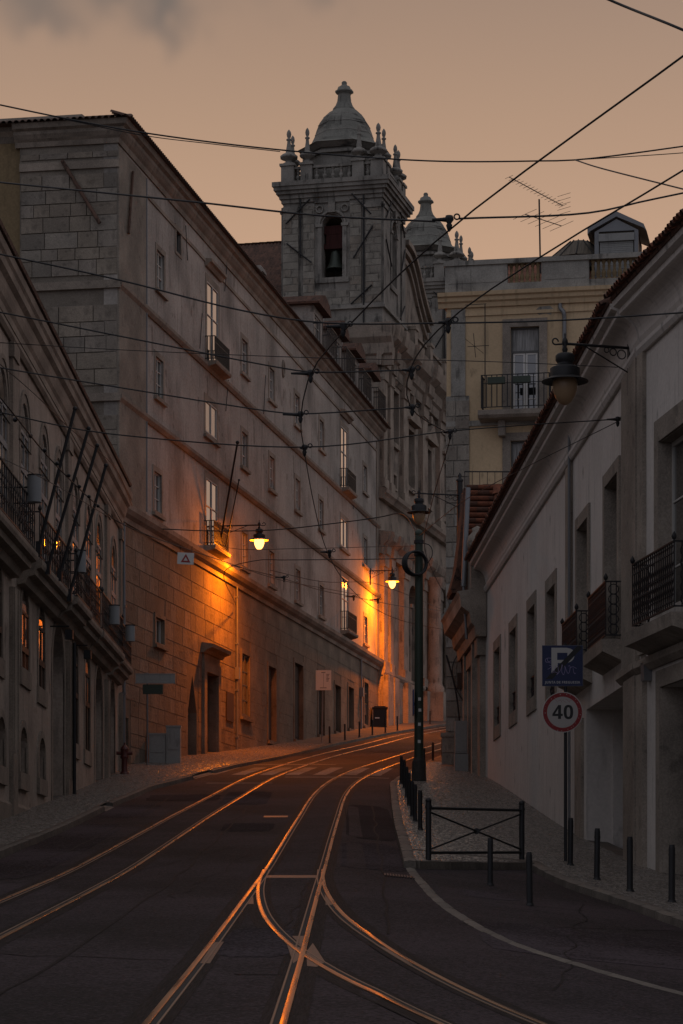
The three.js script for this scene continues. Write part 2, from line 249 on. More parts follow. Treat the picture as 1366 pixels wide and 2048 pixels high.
// ---------------------------------------------------------------- tram rails
function ribbon(c, secs, n, lift) {                            // secs: cross-section [offset, height] pairs, open strip
  const pos = [], uv = [], idx = [], k = secs.length;
  for (let i = 0; i <= n; i++) { const t = i / n, p = c.getPointAt(t), tg = c.getTangentAt(t), nx = -tg.z, nz = tg.x; const L = c.getLength() * t;
    secs.forEach(([o, h], j) => { const x = p.x + nx * o, z = p.z + nz * o; pos.push(x, G(x, -z) + h + lift, z); uv.push(o * 2, L * .12); if (i && j) { const a = (i - 1) * k + j - 1, b = a + k; idx.push(a, b, a + 1, b, b + 1, a + 1); } }); }
  const g = new THREE.BufferGeometry(); g.setAttribute('position', new THREE.Float32BufferAttribute(pos, 3)); g.setAttribute('uv', new THREE.Float32BufferAttribute(uv, 2)); g.setIndex(idx); g.computeVertexNormals(); return g.toNonIndexed();
}
function railPair(pts, labels, n) {
  const c = new THREE.CatmullRomCurve3(pts.map(([x, d]) => new THREE.Vector3(x, 0, -d)), false, 'centripetal');
  [-1, 1].forEach((s, i) => {                                  // s=-1: left rail. running head outside, groove and lip toward the track's middle
    const o = s * .475, q = -s;
    const sec = (a, b, h) => { const A = o + q * a, B = o + q * b; const lo = Math.min(A, B), hi = Math.max(A, B); return [[lo, -.02], [lo, h - .004], [lo + .004, h], [hi - .004, h], [hi, h - .004], [hi, -.02]]; };
    const t = thing('tram_rail', labels[i], 'rail', 'tram rails set in the asphalt');
    obj('rail_head', ribbon(c, sec(-.03, .026, .014), n, 0), M.rail, t);
    obj('rail_groove', ribbon(c, [[Math.min(o + q * .026, o + q * .07), .006], [Math.max(o + q * .026, o + q * .07), .006]], n, 0), M.groove, t);
    obj('tar_joint', ribbon(c, [[o - .17, .003], [o + .17, .003]], n, 0), M.tar, t);
    obj('guard_lip', ribbon(c, sec(.07, .092, .012), n, 0), M.railLip, t);
  });
  return c;
}
railPair([[-.94, 4], [-.91, 10], [-.885, 17], [-.85, 24], [-.79, 36], [-.70, 46], [-.56, 58], [-.33, 72], [.02, 80], [.68, 88], [1.5, 95.5], [2.5, 103.5], [3.8, 113], [6.2, 128], [9.8, 147], [14, 166]], ['left rail of the tram track running straight up the middle', 'right rail of the tram track running straight up the middle'], 180);
railPair([[-4.15, 8], [-4.05, 20], [-4.02, 27], [-3.95, 36], [-3.85, 45], [-3.6, 60], [-3.3, 70], [-2.85, 81], [-2.2, 90], [-1.25, 101], [-.05, 111], [1.45, 121], [3.05, 131], [6.1, 146], [11, 166]], ['left rail of the tram track nearest the left pavement', 'right rail of the tram track nearest the left pavement'], 180);
railPair([[-.775, 40.5], [-.76, 38], [-.66, 34], [-.42, 29.3], [-.07, 25.4], [.26, 22.8], [.66, 20.3], [1.12, 18.1], [1.75, 15.7], [2.7, 13], [4.2, 9.6]], ['left rail of the branch curving off to the right', 'right rail of the branch curving off to the right'], 120);
{ // steel plates of the switch, drain grate, covers
  const flat = (name, pts, lift, m, label, cat) => { const c = pts.map(([x, d]) => new THREE.Vector3(x, G(x, d) + lift, -d)); const g = new THREE.BufferGeometry(), pos = [];
    const lo = c.map((p) => p.clone().setY(p.y - .02)); const quad = (a, b, cc) => pos.push(...a.toArray(), ...b.toArray(), ...cc.toArray());
    for (let i = 1; i < c.length - 1; i++) quad(c[0], c[i], c[i + 1]); for (let i = 0; i < c.length; i++) { const j = (i + 1) % c.length; quad(c[i], lo[i], c[j]); quad(c[j], lo[i], lo[j]); }
    g.setAttribute('position', new THREE.Float32BufferAttribute(pos, 3)); g.computeVertexNormals(); return tag(obj(name, uvm(g), m, scene), label, cat); };
  flat('steel_plate', [[-.56, 25.4], [-.37, 24.5], [-.4, 23.2], [-.44, 22.8]], .0075, M.plate, 'steel wedge left of where the branch rail cuts the straight rail', 'plate');
  flat('steel_plate', [[-.29, 25.3], [-.34, 24.2], [-.31, 22.5], [-.22, 22.4], [-.15, 22.95]], .0075, M.plate, 'steel wedge right of where the branch rail cuts the straight rail', 'plate');
  flat('steel_plate', [[-.52, 26.3], [-.38, 26.3], [-.38, 24.7]], .0075, M.plate, 'steel wedge beyond where the branch rail cuts the straight rail', 'plate');
  flat('steel_plate', [[-1.3, 25.4], [-1.2, 25.5], [-1.2, 22.8], [-1.29, 22.8]], .0075, M.plate, 'steel joint plate beside the left straight rail near the camera', 'plate');
  flat('steel_plate', [[-1.2, 33.9], [-1.12, 31.9], [-1.22, 31.9]], .0075, M.plate, 'small steel wedge plate left of the switch tongue', 'plate');
  flat('steel_plate', [[-.23, 34.1], [-.1, 31.7], [-.2, 31.7]], .0075, M.plate, 'small steel wedge plate between straight and branch rails', 'plate');
  flat('steel_plate', [[.33, 25.2], [.49, 24.0], [.66, 23.0], [.56, 24.4]], .0075, M.plate, 'steel joint plate beside the outer branch rail', 'plate');
  flat('tie_bar', [[-1.17, 38.9], [-.36, 38.9], [-.36, 38.2], [-1.17, 38.2]], .010, M.plate, 'steel tie bar laid across the track at the switch', 'bar');
  flat('drain_cover', [[-1.85, 59.9], [-1.28, 59.9], [-1.28, 59.1], [-1.85, 59.1]], .012, M.plate, 'narrow metal drain cover between the two tracks', 'cover');
  flat('manhole_cover', [[1.25, 112.6], [2.1, 113.4], [2.5, 111.2], [1.5, 110.4]], .008, M.patch, 'pale manhole cover in the road by the far bend', 'cover');
  const gr = thing('drain_grate', 'iron gully grate in the road beside the kerb end', 'grate');
  const gx = .68, gd = 39.4, gy = (x, d) => G(x, d);
  for (let i = 0; i < 11; i++) { const x = gx + .045 * i; const g = box(0, .024, 0, .016, -.62, 0); g.rotateX(Math.atan((gy(x, gd + .6) - gy(x, gd)) / .6)); g.translate(x, gy(x, gd) + .004, -gd); obj('bar', g, M.iron, gr); }
  // asphalt repairs: thin sheets with their own tone
  const patch = (x0, x1, d0, d1, m, nm) => { const ds = steps(d0, d1, (d1 - d0) / 12); const o = struct('road_patch', sheet(ds, (d) => { const t = (d - d0) / (d1 - d0), w = (s) => .10 * (x1 - x0) * (fbm(t * 5 + s, 2, 400, 400, 7, 4) - .5); const e = Math.min(1, 8 * Math.min(t, 1 - t) + .6); const c = (x0 + x1) / 2, h = (x1 - x0) / 2 * e; return [c - h + w(nm), c, c + h + w(nm + 50)]; }, () => .004), m); return o; };
  patch(-5.9, -4.75, 38, 56, M.patch, 1); patch(-5.85, -4.7, 59, 66, M.patch, 2); patch(.0, 1.1, 41, 49, M.patch, 3); patch(.1, 1.2, 50.5, 66, M.patchDark, 4); patch(-2.6, -1.5, 53, 56.5, M.patch, 5); patch(-1.2, -.5, 23.6, 27.5, M.patch, 6);
  patch(1.6, 4.2, 26, 31, M.patch, 7); patch(-3.3, -2.0, 66, 74, M.patch, 9); patch(-5.4, -3.4, 68, 72, M.patchDark, 10); patch(1.8, 2.6, 36.2, 38, M.patch, 11);
}
{ // tar seams and cracks in the asphalt
  const seam = (pts, w, m) => { const c = new THREE.CatmullRomCurve3(pts.map(([x, d]) => new THREE.Vector3(x, 0, -d)), false, 'centripetal'), n = Math.ceil(c.getLength() * 3); struct('road_seam', ribbon(c, [[-w / 2, .0045], [w / 2, .0045]], n, 0), m); };
  const wander = (x0, d0, x1, d1, k, a) => Array.from({ length: k + 1 }, (_, i) => [lerp(x0, x1, i / k) + rr(-a, a), lerp(d0, d1, i / k) + rr(-a, a) * 2]);
  seam(wander(-.95, 21.6, -.5, 21.6, 5, .02), .05, M.tar); seam(wander(-3.4, 24, -1.6, 23.2, 8, .05), .04, M.tar); seam(wander(-2.7, 14, -2.4, 64, 26, .06), .035, M.tar); seam(wander(-5.2, 30, -4.7, 84, 30, .05), .04, M.tar);
  seam(wander(.55, 27, .85, 66, 22, .05), .035, M.tar); seam(wander(-3.2, 61.8, -.4, 61.4, 10, .05), .06, M.tar); seam(wander(.2, 57, 1.1, 56.4, 6, .04), .05, M.tar); seam(wander(1.4, 30, 4.6, 33, 14, .1), .03, M.tar); seam(wander(1.9, 22, 3.6, 37, 16, .12), .025, M.tar);
  seam(wander(-2.3, 33, -1.7, 45, 14, .12), .02, M.tar); seam(wander(-.6, 28, -.5, 37, 10, .05), .025, M.tar); seam(wander(-3.3, 40, -2.0, 47.5, 12, .1), .022, M.tar); seam(wander(-5.6, 47, -4.6, 49, 6, .06), .04, M.tar);
}
{ // zebra crossing: worn stripes and border lines
  const dirx = .085;
  const stripe = (x, d0, d1, w, i) => { const m = sheet(steps(d0, d1, .5), (d) => { const c = x + dirx * (d - d0); return [c - w / 2 + .03 * hash(Math.round(d * 9), i, 1), c, c + w / 2 - .03 * hash(Math.round(d * 9), i, 2)]; }, () => .005); const o = struct('road_marking', m, M.paint); return o; };
  [-4.55, -3.55, -2.6, -1.7, -.75, .25, 1.1].forEach((x, i) => stripe(x, 85.6, 92.4, .5, i));
  const line = (x0, x1, d, w, k) => struct('road_marking', sheet([d, d + w], (q) => steps(x0, x1, .4), () => .006), M.paint);
  line(-1.9, 1.6, 83.6, .5); line(-4.2, -.2, 95.6, .5); line(-4.3, -2.2, 79.4, .35); 
}

// ---------------------------------------------------------------- building parts
const stoneGeos = [0, 1, 2, 3, 4].map((k) => { const b = new THREE.BoxGeometry(1, 1, 1), p = b.attributes.position; for (let i = 0; i < p.count; i++) { const f = p.getZ(i) > 0 ? .975 : 1; p.setXYZ(i, p.getX(i) * f, p.getY(i) * (p.getZ(i) > 0 ? .955 : 1), p.getZ(i)); }
  b.computeVertexNormals(); const g = uvm(b), uv = g.attributes.uv; for (let i = 0; i < uv.count; i++) uv.setXY(i, uv.getX(i) * 1.2 + k * .63, uv.getY(i) * .6 + k * .41); return g; });
function courses(u0, u1, v0, v1, h, len, holes, floor = () => -1e9, gap = .02) {   // blocks of a coursed wall, left out where an opening lies
  const out = []; let r = 0;
  for (let v = v0; v < v1 - .1; r++) {
    const hh = Math.min(h * rr(.8, 1.22), v1 - v), a = v + gap / 2, b = v + hh - gap / 2; v += hh;
    let free = [[u0, u1]];
    for (const q of holes) if (q.v0 < b && q.v1 > a) free = free.flatMap(([x, y]) => (q.u1 <= x || q.u0 >= y ? [[x, y]] : [[x, q.u0], [q.u1, y]].filter(([m, n]) => n - m > .12)));
    for (const [x, y] of free) { let c = x, first = true; while (c < y - .05) { let L = (first ? rr(.4, 1) : rr(.55, 1.45)) * len; if (y - c - L < len * .35) L = y - c; first = false; if (b > floor(c + L / 2)) out.push([c + gap / 2, c + L - gap / 2, a, b]); c += L; } }
  }
  return out;
}
function lay(parent, blocks, mats, proud, budget, map = (x, y, z) => [x, y, z], axis = 'z', name = 'stone') {
  const rest = [];
  blocks.forEach(([a, b, c, d], i) => {
    const [x, y, z] = map((a + b) / 2, (c + d) / 2, 0), pr = proud * rr(.75, 1.25), m = mats[Math.floor(rnd() * mats.length)];
    if (i < budget) { const o = new THREE.Mesh(stoneGeos[i % 5], m); o.name = name; o.castShadow = o.receiveShadow = true; o.scale.set(b - a, d - c, 2 * pr); o.position.set(x, y, z); if (axis === 'x') o.rotation.y = -Math.PI / 2; parent.add(o); }
    else rest.push(box(a, b, c, d, -pr, pr));
  });
  if (rest.length) { const o = obj('stone_facing', rest, mats[0], parent); o.userData.kind = 'stuff'; }
}
function bars(u0, u1, v0, v1, z, o) {                          // sash: outer frame, mullions, transoms
  const { cols = 2, rows = 2, f = .06, t = .035, d = .05 } = o, g = [box(u0, u0 + f, v0, v1, z, z + d), box(u1 - f, u1, v0, v1, z, z + d), box(u0 + f, u1 - f, v1 - f, v1, z, z + d), box(u0 + f, u1 - f, v0, v0 + f, z, z + d)];
  for (let i = 1; i < cols; i++) { const x = lerp(u0, u1, i / cols), w = cols === 2 || i * 2 === cols ? f : t; g.push(box(x - w / 2, x + w / 2, v0 + f, v1 - f, z + .001, z + d + .004)); }
  for (const r of Array.isArray(rows) ? rows : Array.from({ length: rows - 1 }, (_, i) => (i + 1) / rows)) { const y = lerp(v0, v1, r); g.push(box(u0 + f, u1 - f, y - t / 2, y + t / 2, z + .002, z + d - .004)); }
  return g;
}
function panes(p, u0, u1, v0, v1, z, o, m = M.glass) { const { cols = 2, rows = 2 } = o, R = [0, ...(Array.isArray(rows) ? rows : Array.from({ length: rows - 1 }, (_, i) => (i + 1) / rows)), 1];
  for (let i = 0; i < cols; i++) for (let j = 0; j < R.length - 1; j++) { const mm = m === M.glass && rnd() < .14 ? M.blind : m; const g = box(lerp(u0, u1, i / cols) + .015, lerp(u0, u1, (i + 1) / cols) - .015, lerp(v0, v1, R[j]) + .01, lerp(v0, v1, R[j + 1]) - .01, z - .006, z); const cx = lerp(u0, u1, (i + .5) / cols); g.translate(-cx, 0, -z).rotateY(rr(-.004, .004)).translate(cx, 0, z); obj('pane', g, mm, p); } }
function win(p, u0, u1, v0, v1, o = {}) {
  const s = o.s ?? .17, pr = o.proud ?? .05, z = -(o.depth ?? .28), m = o.mat || M.conventTrim;
  const w = obj('window', s ? [box(u0 - s, u0, v0 - s * .6, v1 + s, -.02, pr), box(u1, u1 + s, v0 - s * .6, v1 + s, -.02, pr), box(u0, u1, v1, v1 + s, -.02, pr), box(u0, u1, v0 - s * .6, v0, -.02, pr)] : [box(u0, u1, v0 - .04, v0, -.2, .03)], m, p);
  if (o.sill) obj('sill', box(u0 - s - .1, u1 + s + .1, v0 - s * .6 - .12, v0 - s * .6, -.02, pr + .1), m, w);
  if (o.hood) obj('hood', [prof([[0, v1 + s + .25], [.1, v1 + s + .25], [.2, v1 + s + .38], [.3, v1 + s + .42], [.32, v1 + s + .52], [0, v1 + s + .56]], u0 - s - .12, u1 + s + .12)], m, w);
  obj('sash', bars(u0, u1, v0, v1, z, o), o.frame || M.sash, w);
  panes(w, u0 + .03, u1 - .03, v0 + .03, v1 - .03, z + .012, o, o.glass);
  return w;
}
function railing(p, u0, u1, v0, h, out, o = {}) {              // slab + three-sided iron rail
  const bt = o.bt ?? .011, th = o.th ?? .14, m = o.mat || M.conventTrim;
  const b = obj('balcony', o.slab || prof([[0, v0 - th - .12], [out * .7, v0 - th - .05], [out + .05, v0 - th], [out + .08, v0 - th * .4], [out + .08, v0], [0, v0]], u0 - .08, u1 + .08), m, p);
  const r = [box(u0, u1, v0 + h - .03, v0 + h, out - .03, out + .01), box(u0, u1, v0 + .08, v0 + .11, out - .025, out + .005)], n = Math.round((u1 - u0) / (o.step || .13)), k = Math.max(2, Math.round(out / (o.step || .13)));
  for (const u of [u0, u1]) r.push(box(u - .02, u + .02, v0 + h - .03, v0 + h, 0, out), box(u - .015, u + .015, v0 + .08, v0 + .11, 0, out));
  for (let i = 0; i <= n; i++) { const x = lerp(u0, u1, i / n); r.push(box(x - bt, x + bt, v0 + .08, v0 + h, out - .01 - bt, out - .01 + bt)); }
  for (const u of [u0, u1]) for (let i = 1; i < k; i++) { const z = out * i / k; r.push(box(u - bt, u + bt, v0 + .08, v0 + h, z - bt, z + bt)); }
  if (o.mid) r.push(box(u0, u1, v0 + h * .74, v0 + h * .74 + .025, out - .022, out + .002));
  if (o.orn) {                                                  // scrollwork: rings and diagonals between the bars
    const scroll = (x, y, z, rad, turn) => { const g = new THREE.TorusGeometry(rad, .011, 4, 12); if (turn) g.rotateY(Math.PI / 2); g.translate(x, y, z); r.push(uvm(g)); };
    for (let i = 0; i < n; i++) { const x = lerp(u0, u1, (i + .5) / n), e = (u1 - u0) / n * .45; scroll(x, v0 + h * .88, out - .01, e); scroll(x, v0 + h * .2, out - .01, e); scroll(x, v0 + h * .5, out - .01, e); if (o.lattice) { for (let q = 0; q < 4; q++) { const y0 = v0 + h * (.26 + q * .12); r.push(bar([x - e, y0, out - .012], [x + e, y0 + h * .12, out - .012], .009, 4)); } } }
    for (const u of [u0, u1]) { for (let q = 0; q < 5; q++) scroll(u, v0 + h * (.18 + q * .17), out * .5, Math.min(out * .3, h * .085), true); r.push(lathe([[.001, 0], [.035, .02], [.05, .07], [.03, .12], [.001, .16]], u, v0 + h, out - .01, 8)); }
  }
  obj('railing', r, M.iron, b); return b;
}
const noHood = {};

// ---------------------------------------------------------------- convent: the long plastered block on the left
const conventX = -7.93, conventD = 88.5, cTx = .1766, cTd = .9843;
const onConvent = (u, w) => [conventX + u * cTx + w * cTd, conventD + u * cTd - w * cTx];
{
  const C = front(thing('convent_building', 'long grey plastered convent block with stone base climbing the left side', 'building'), conventX, conventD, cTx, cTd);
  const L = 57.0;
  const small = (a, vs) => a.map((u) => ({ u0: u - .56, u1: u + .56, v0: vs[0], v1: vs[1], k: 's' }));
  const rows = [
    ...small([6.1, 20.9, 26.7, 32.7, 39.1, 52.3], [25.05, 26.45]), { u0: 8.55, u1: 9.3, v0: 27.15, v1: 28.0, k: 't' },
    { u0: 13.75, u1: 15.8, v0: 23.95, v1: 27.3, k: 'b', g: 1 }, { u0: 44.7, u1: 46.7, v0: 23.95, v1: 27.3, k: 'b' },
    ...small([5.95, 20.9, 26.75, 32.85, 39.0, 52.4], [20.97, 22.4]), { u0: 13.5, u1: 15.55, v0: 21.1, v1: 22.4, k: 'w' }, { u0: 44.65, u1: 46.7, v0: 20.95, v1: 22.44, k: 'w' },
    ...small([5.7, 20.9, 26.7, 32.9, 39.1, 52.5], [16.6, 18.05]), { u0: 13.6, u1: 15.65, v0: 16.42, v1: 19.25, k: 'b' }, { u0: 44.9, u1: 46.95, v0: 16.42, v1: 19.35, k: 'b' },
  ];
  const low = [
    { u0: 5.3, u1: 6.6, v0: 11.66, v1: 12.6, k: 's' }, { u0: 13.35, u1: 15.45, v0: 7.6, v1: 11.3, k: 'd' }, { u0: 10.5, u1: 12.0, v0: 7.3, v1: 10.95, k: 'n' },
    { u0: 20.3, u1: 21.85, v0: 10.1, v1: 12.75, k: 'g' }, { u0: 25.9, u1: 27.6, v0: 9.35, v1: 12.75, k: 'o' }, { u0: 32.0, u1: 34.1, v0: 9.8, v1: 13.5, k: 'o' },
    { u0: 38.1, u1: 39.85, v0: 10.45, v1: 13.55, k: 'o' }, { u0: 42.8, u1: 44.5, v0: 10.95, v1: 13.4, k: 'o' }, { u0: 46.85, u1: 48.5, v0: 11.4, v1: 13.65, k: 'o' }, { u0: 51.9, u1: 53.25, v0: 12.0, v1: 14.35, k: 'g2' },
    { u0: .5, u1: 1.5, v0: 6.9, v1: 8.5, k: 'v' },
  ];
  low[2].pts = [[10.5, 7.3], [12.0, 7.3], [12.0, 9.5], [11.25, 10.95], [10.5, 9.5]];
  obj('upper_wall', wall([[0, 15.9], [L, 15.9], [L, 29.4], [0, 29.4]], rows, .5), M.convent, C);
  obj('base_wall', wall([[0, 5], [L, 5], [L, 15.9], [0, 15.9]], low, .5), M.baseJoint, C);
  obj('core_wall', box(.25, L - .02, 5, 29.4, -16, -.52), M.convent, C);
  obj('string_course', prof([[0, 23.62], [.07, 23.62], [.16, 23.74], [.17, 23.86], [0, 23.93]], 0, L), M.conventTrim, C);
  obj('string_course', prof([[0, 19.62], [.07, 19.62], [.16, 19.74], [.17, 19.86], [0, 19.93]], 0, L), M.conventTrim, C);
  obj('string_course', prof([[0, 15.45], [.07, 15.45], [.1, 15.62], [.24, 15.72], [.34, 15.86], [.36, 16.02], [0, 16.12]], 0, L + .1), M.conventTrim, C);
  obj('string_course', prof([[0, 27.96], [.05, 27.96], [.06, 28.08], [0, 28.1]], 0, L), M.conventTrim, C);
  obj('cornice', mitre(prof([[-.1, 28.75], [0.06, 28.75], [0.1, 28.92], [0.18, 29], [0.28, 29.14], [0.3, 29.25], [0.42, 29.32], [0.45, 29.42], [0.48, 29.5], [-.1, 29.5]], -1, L + .25), 0, -1, (w) => -w), M.conventTrim, C);
  obj('corner_pilaster', box(.0, 3.75, 16.1, 28.6, 0, .07), M.stones[1], C);
  obj('end_pilaster', box(L - .9, L, 16.1, 28.6, 0, .06), M.conventTrim, C);
  // side face toward the camera: ashlar pier, then plain ochre wall
  obj('side_wall', box(.02, .3, 5, 29.4, -3.6, -.02), M.joint, C); obj('side_wall', box(.12, .24, 5, 29.4, -16, -3.6), M.ochre, C);
  for (const [v, o] of [[23.75, .12], [19.75, .12], [28.03, .06]]) obj('string_course', box(-o, .02, v - .13, v + .15, -3.6, o), M.conventTrim, C);
  obj('cornice', mitre(profZ([[.1, 28.75], [-0.06, 28.75], [-0.1, 28.92], [-0.18, 29], [-0.28, 29.14], [-0.3, 29.25], [-0.42, 29.32], [-0.45, 29.42], [-0.48, 29.5], [.1, 29.5]], -3.75, 1), 2, 1, (u) => -u), M.conventTrim, C);
  obj('cornice', profZ([[.4, 28.6], [.28, 28.6], [.2, 28.9], [.1, 29.0], [.05, 29.2], [-.1, 29.35], [-.15, 29.5], [.4, 29.5]], -16, -3.75), M.conventTrim, C);
  const side = courses(-3.55, -.0, 16.3, 28.5, .5, .95, [{ u0: -4, u1: 1, v0: 23.6, v1: 23.92 }, { u0: -4, u1: 1, v0: 19.6, v1: 19.92 }, { u0: -4, u1: 1, v0: 27.95, v1: 28.12 }], undefined, .012);
  lay(C, side, M.stones, .02, 130, (x, y) => [-.012, y, x], 'x');
  // ground-storey ashlar
  const face = courses(.05, L, 5.6, 15.42, .6, 1.35, low.map((h) => ({ u0: h.u0 - (h.k === 'd' ? .55 : .22), u1: h.u1 + (h.k === 'd' ? .55 : .22), v0: h.v0 - .2, v1: h.v1 + (h.k === 'd' ? 1.1 : .22) })), (u) => G(...onConvent(u, 0)) - .1, .009);
  face.sort((a, b) => a[0] - b[0]);
  lay(C, face, M.baseStones, .014, 168);
  // openings
  for (const q of rows) {
    if (q.k === 's') win(C, q.u0, q.u1, q.v0, q.v1, { cols: 2, rows: 3, s: .2, sill: 1, proud: .025, depth: .12 });
    if (q.k === 't') win(C, q.u0, q.u1, q.v0, q.v1, { cols: 1, rows: 1, s: .18, proud: .03, frame: M.sashDark, depth: .13 });
    if (q.k === 'w') win(C, q.u0, q.u1, q.v0, q.v1, { cols: 2, rows: 1, s: .24, sill: 1, depth: .045, proud: .02 });
    if (q.k === 'b') { win(C, q.u0, q.u1, q.v0, q.v1, { cols: 2, rows: [.6], s: .26, hood: q.v0 > 20, depth: .04, proud: .02 }); railing(C, q.u0 - .3, q.u1 + .3, q.v0, 1.02, .42, { mid: 1, step: .12, bt: .014 }); }
  }
  for (const q of low) {
    if (q.k === 's') win(C, q.u0, q.u1, q.v0, q.v1, { cols: 2, rows: 1, s: .16, sill: 1, mat: M.baseStones[1], depth: .16 });
    if (q.k === 'g' || q.k === 'g2') { const w = win(C, q.u0, q.u1, q.v0, q.v1, { cols: 2, rows: q.k === 'g' ? [.25, .5, .72] : 4, s: .2, sill: 1, mat: M.baseStones[1], frame: M.sashDark, depth: .1 }); }
    if (q.k === 'v') { const w = obj('vent', [box(q.u0, q.u1, q.v0, q.v1, -.3, -.26)], M.groove, C); }
    if (q.k === 'o') { const d = obj('doorway', [box(q.u0 - .2, q.u0, q.v0, q.v1 + .2, -.02, .05), box(q.u1, q.u1 + .2, q.v0, q.v1 + .2, -.02, .05), box(q.u0, q.u1, q.v1, q.v1 + .2, -.02, .05), box(q.u0 - .1, q.u1 + .1, q.v0 - .16, q.v0, -.4, .12)], M.baseStones[1], C);
      obj('door', [box(q.u0, q.u1, q.v0, q.v1, -.26, -.2), ...[.08, .56].map((t) => box(lerp(q.u0, q.u1, t), lerp(q.u0, q.u1, t + .36), q.v0 + .2, q.v1 - .9, -.2, -.17)), box(q.u0 + .06, q.u1 - .06, q.v1 - .75, q.v1 - .08, -.2, -.175)], M.wood, d); }
    if (q.k === 'n') { const d = obj('niche', [profZ([[10.38, 7.3], [12.12, 7.3], [12.12, 9.55], [11.25, 11.2], [10.38, 9.55]].reverse(), -.46, -.42)], M.wood, C); obj('transom', box(10.5, 12.0, 9.42, 9.54, -.42, -.34), M.baseStones[3], d); }
    if (q.k === 'd') { const d = obj('portal', [box(q.u0 - .45, q.u0, q.v0 - .3, q.v1, -.02, .12), box(q.u1, q.u1 + .45, q.v0 - .3, q.v1, -.02, .12), box(q.u0 - .45, q.u1 + .45, q.v1, q.v1 + .42, -.02, .12), box(q.u0 - .35, q.u1 + .35, q.v1 + .42, q.v1 + .72, -.02, .08),
        prof([[0, q.v1 + .72], [.14, q.v1 + .72], [.24, q.v1 + .84], [.48, q.v1 + .92], [.52, q.v1 + 1.06], [0, q.v1 + 1.14]], q.u0 - .62, q.u1 + .62), box(q.u0 - .1, q.u1 + .1, q.v0 - .3, q.v0, -.45, .25)], M.baseStones[0], C);
      obj('door_leaf', [box(q.u0, (q.u0 + q.u1) / 2 - .01, q.v0, q.v1, -.4, -.34), ...[0, 1, 2, 3].map((i) => box(q.u0 + .15, (q.u0 + q.u1) / 2 - .15, q.v0 + .2 + i * .86, q.v0 + .9 + i * .86, -.34, -.31))], M.wood, d);
      obj('door_leaf', [box((q.u0 + q.u1) / 2 + .01, q.u1, q.v0, q.v1, -.4, -.34), ...[0, 1, 2, 3].map((i) => box((q.u0 + q.u1) / 2 + .15, q.u1 - .15, q.v0 + .2 + i * .86, q.v0 + .9 + i * .86, -.34, -.31))], M.wood, d); }
  }
  obj('wall_plaque', box(17.2, 18.5, 9.6, 10.8, 0, .07), M.wood, C);
  obj('downpipe', [bar([19.05, 8, .09], [19.05, 15.5, .09], .045, 8), ...[9, 11, 13, 15].map((v) => box(18.98, 19.12, v, v + .06, 0, .15)), box(18.95, 19.2, 11.5, 12.0, .02, .2)], M.zinc, C);
  obj('downpipe', [bar([3.85, 16.3, .06], [3.85, 28.6, .06], .035, 6)], M.zinc, C);
  obj('downpipe', [bar([50.6, 11, .09], [50.6, 15.5, .09], .05, 8), box(50.5, 50.8, 13.4, 13.9, .02, .22)], M.zinc, C);
  for (const [u, v, du, h] of [[10.2, 27.2, .3, 1.3], [12.3, 24.2, -.4, 1.5], [17, 22.6, -.5, 1.4], [24.6, 23.6, -.5, 2.2], [16.8, 27.6, -.4, 1.2], [48.2, 23.4, -.4, 1.6]]) obj('wall_tie', bar([u, v, .06], [u - du, v + h, .06], .018, 5), M.iron, C);
  obj('wall_tie', [bar([.0, 28.2, -2.0], [-.08, 25.9, -.6], .07, 6), bar([-.05, 27.2, -1.4], [.1, 27.2, -1.4], .1, 6)].map((g) => g.translate(-.1, 0, 0)), M.tileOld, C);
  obj('wall_tie', bar([1.0, 25.8, .14], [1.6, 28.2, .14], .05, 6), M.tileOld, C);
  obj('oval_vent', uvm(new THREE.TorusGeometry(.26, .07, 8, 18).scale(.8, 1.3, 1).translate(29.3, 27.0, .02)), M.conventTrim, C);
  // roof with its eave tiles
  { const e = [[-.52, 29.51, .52], [L + .35, 29.51, .52], [L + .35, 29.51, -17], [-.52, 29.51, -17], [9, 31.7, -8], [L + .3, 31.7, -8]], pos = [];
    for (const f of [[0, 1, 5], [0, 5, 4], [3, 0, 4], [2, 3, 4], [2, 4, 5], [1, 2, 5], [0, 2, 1], [0, 3, 2]]) for (const k of f) pos.push(...e[k]);
    const g = new THREE.BufferGeometry(); g.setAttribute('position', new THREE.Float32BufferAttribute(pos, 3)); g.computeVertexNormals(); obj('roof', uvm(g), M.tileOld, C); }
  const ends = []; for (let u = -.45; u < L + .4; u += .235) { const g = new THREE.CylinderGeometry(.105, .095, .8, 7, 1, true, -Math.PI / 2, Math.PI); g.rotateX(-Math.PI / 2).rotateX(.3); g.translate(u, 29.58, .26); ends.push(uvm(g)); }
  for (let w = -12; w < .5; w += .235) { const g = new THREE.CylinderGeometry(.105, .095, .7, 7, 1, true, -Math.PI / 2, Math.PI); g.rotateX(-Math.PI / 2).rotateX(.3).rotateY(-Math.PI / 2); g.translate(-.26, 29.58, w); ends.push(uvm(g)); }
  const et = obj('eave_tiles', ends, M.tileOld, C); et.userData.kind = 'stuff';
  obj('attic_ledge', profZ([[-.1, 29.6], [1, 29.6], [1, 29.95], [0, 29.85]], -12, -1.3), M.conventTrim, C);
  const ch = obj('chimney', [box(-.36, .36, 0, 2.5, -.36, .36), box(-.44, .44, 2.5, 2.62, -.44, .44), box(-.4, .4, 2.62, 2.72, -.4, .4), box(-.3, .3, 2.72, 2.85, -.3, .3)], M.convent, C); ch.position.set(39.2, 31.6, -3.4);
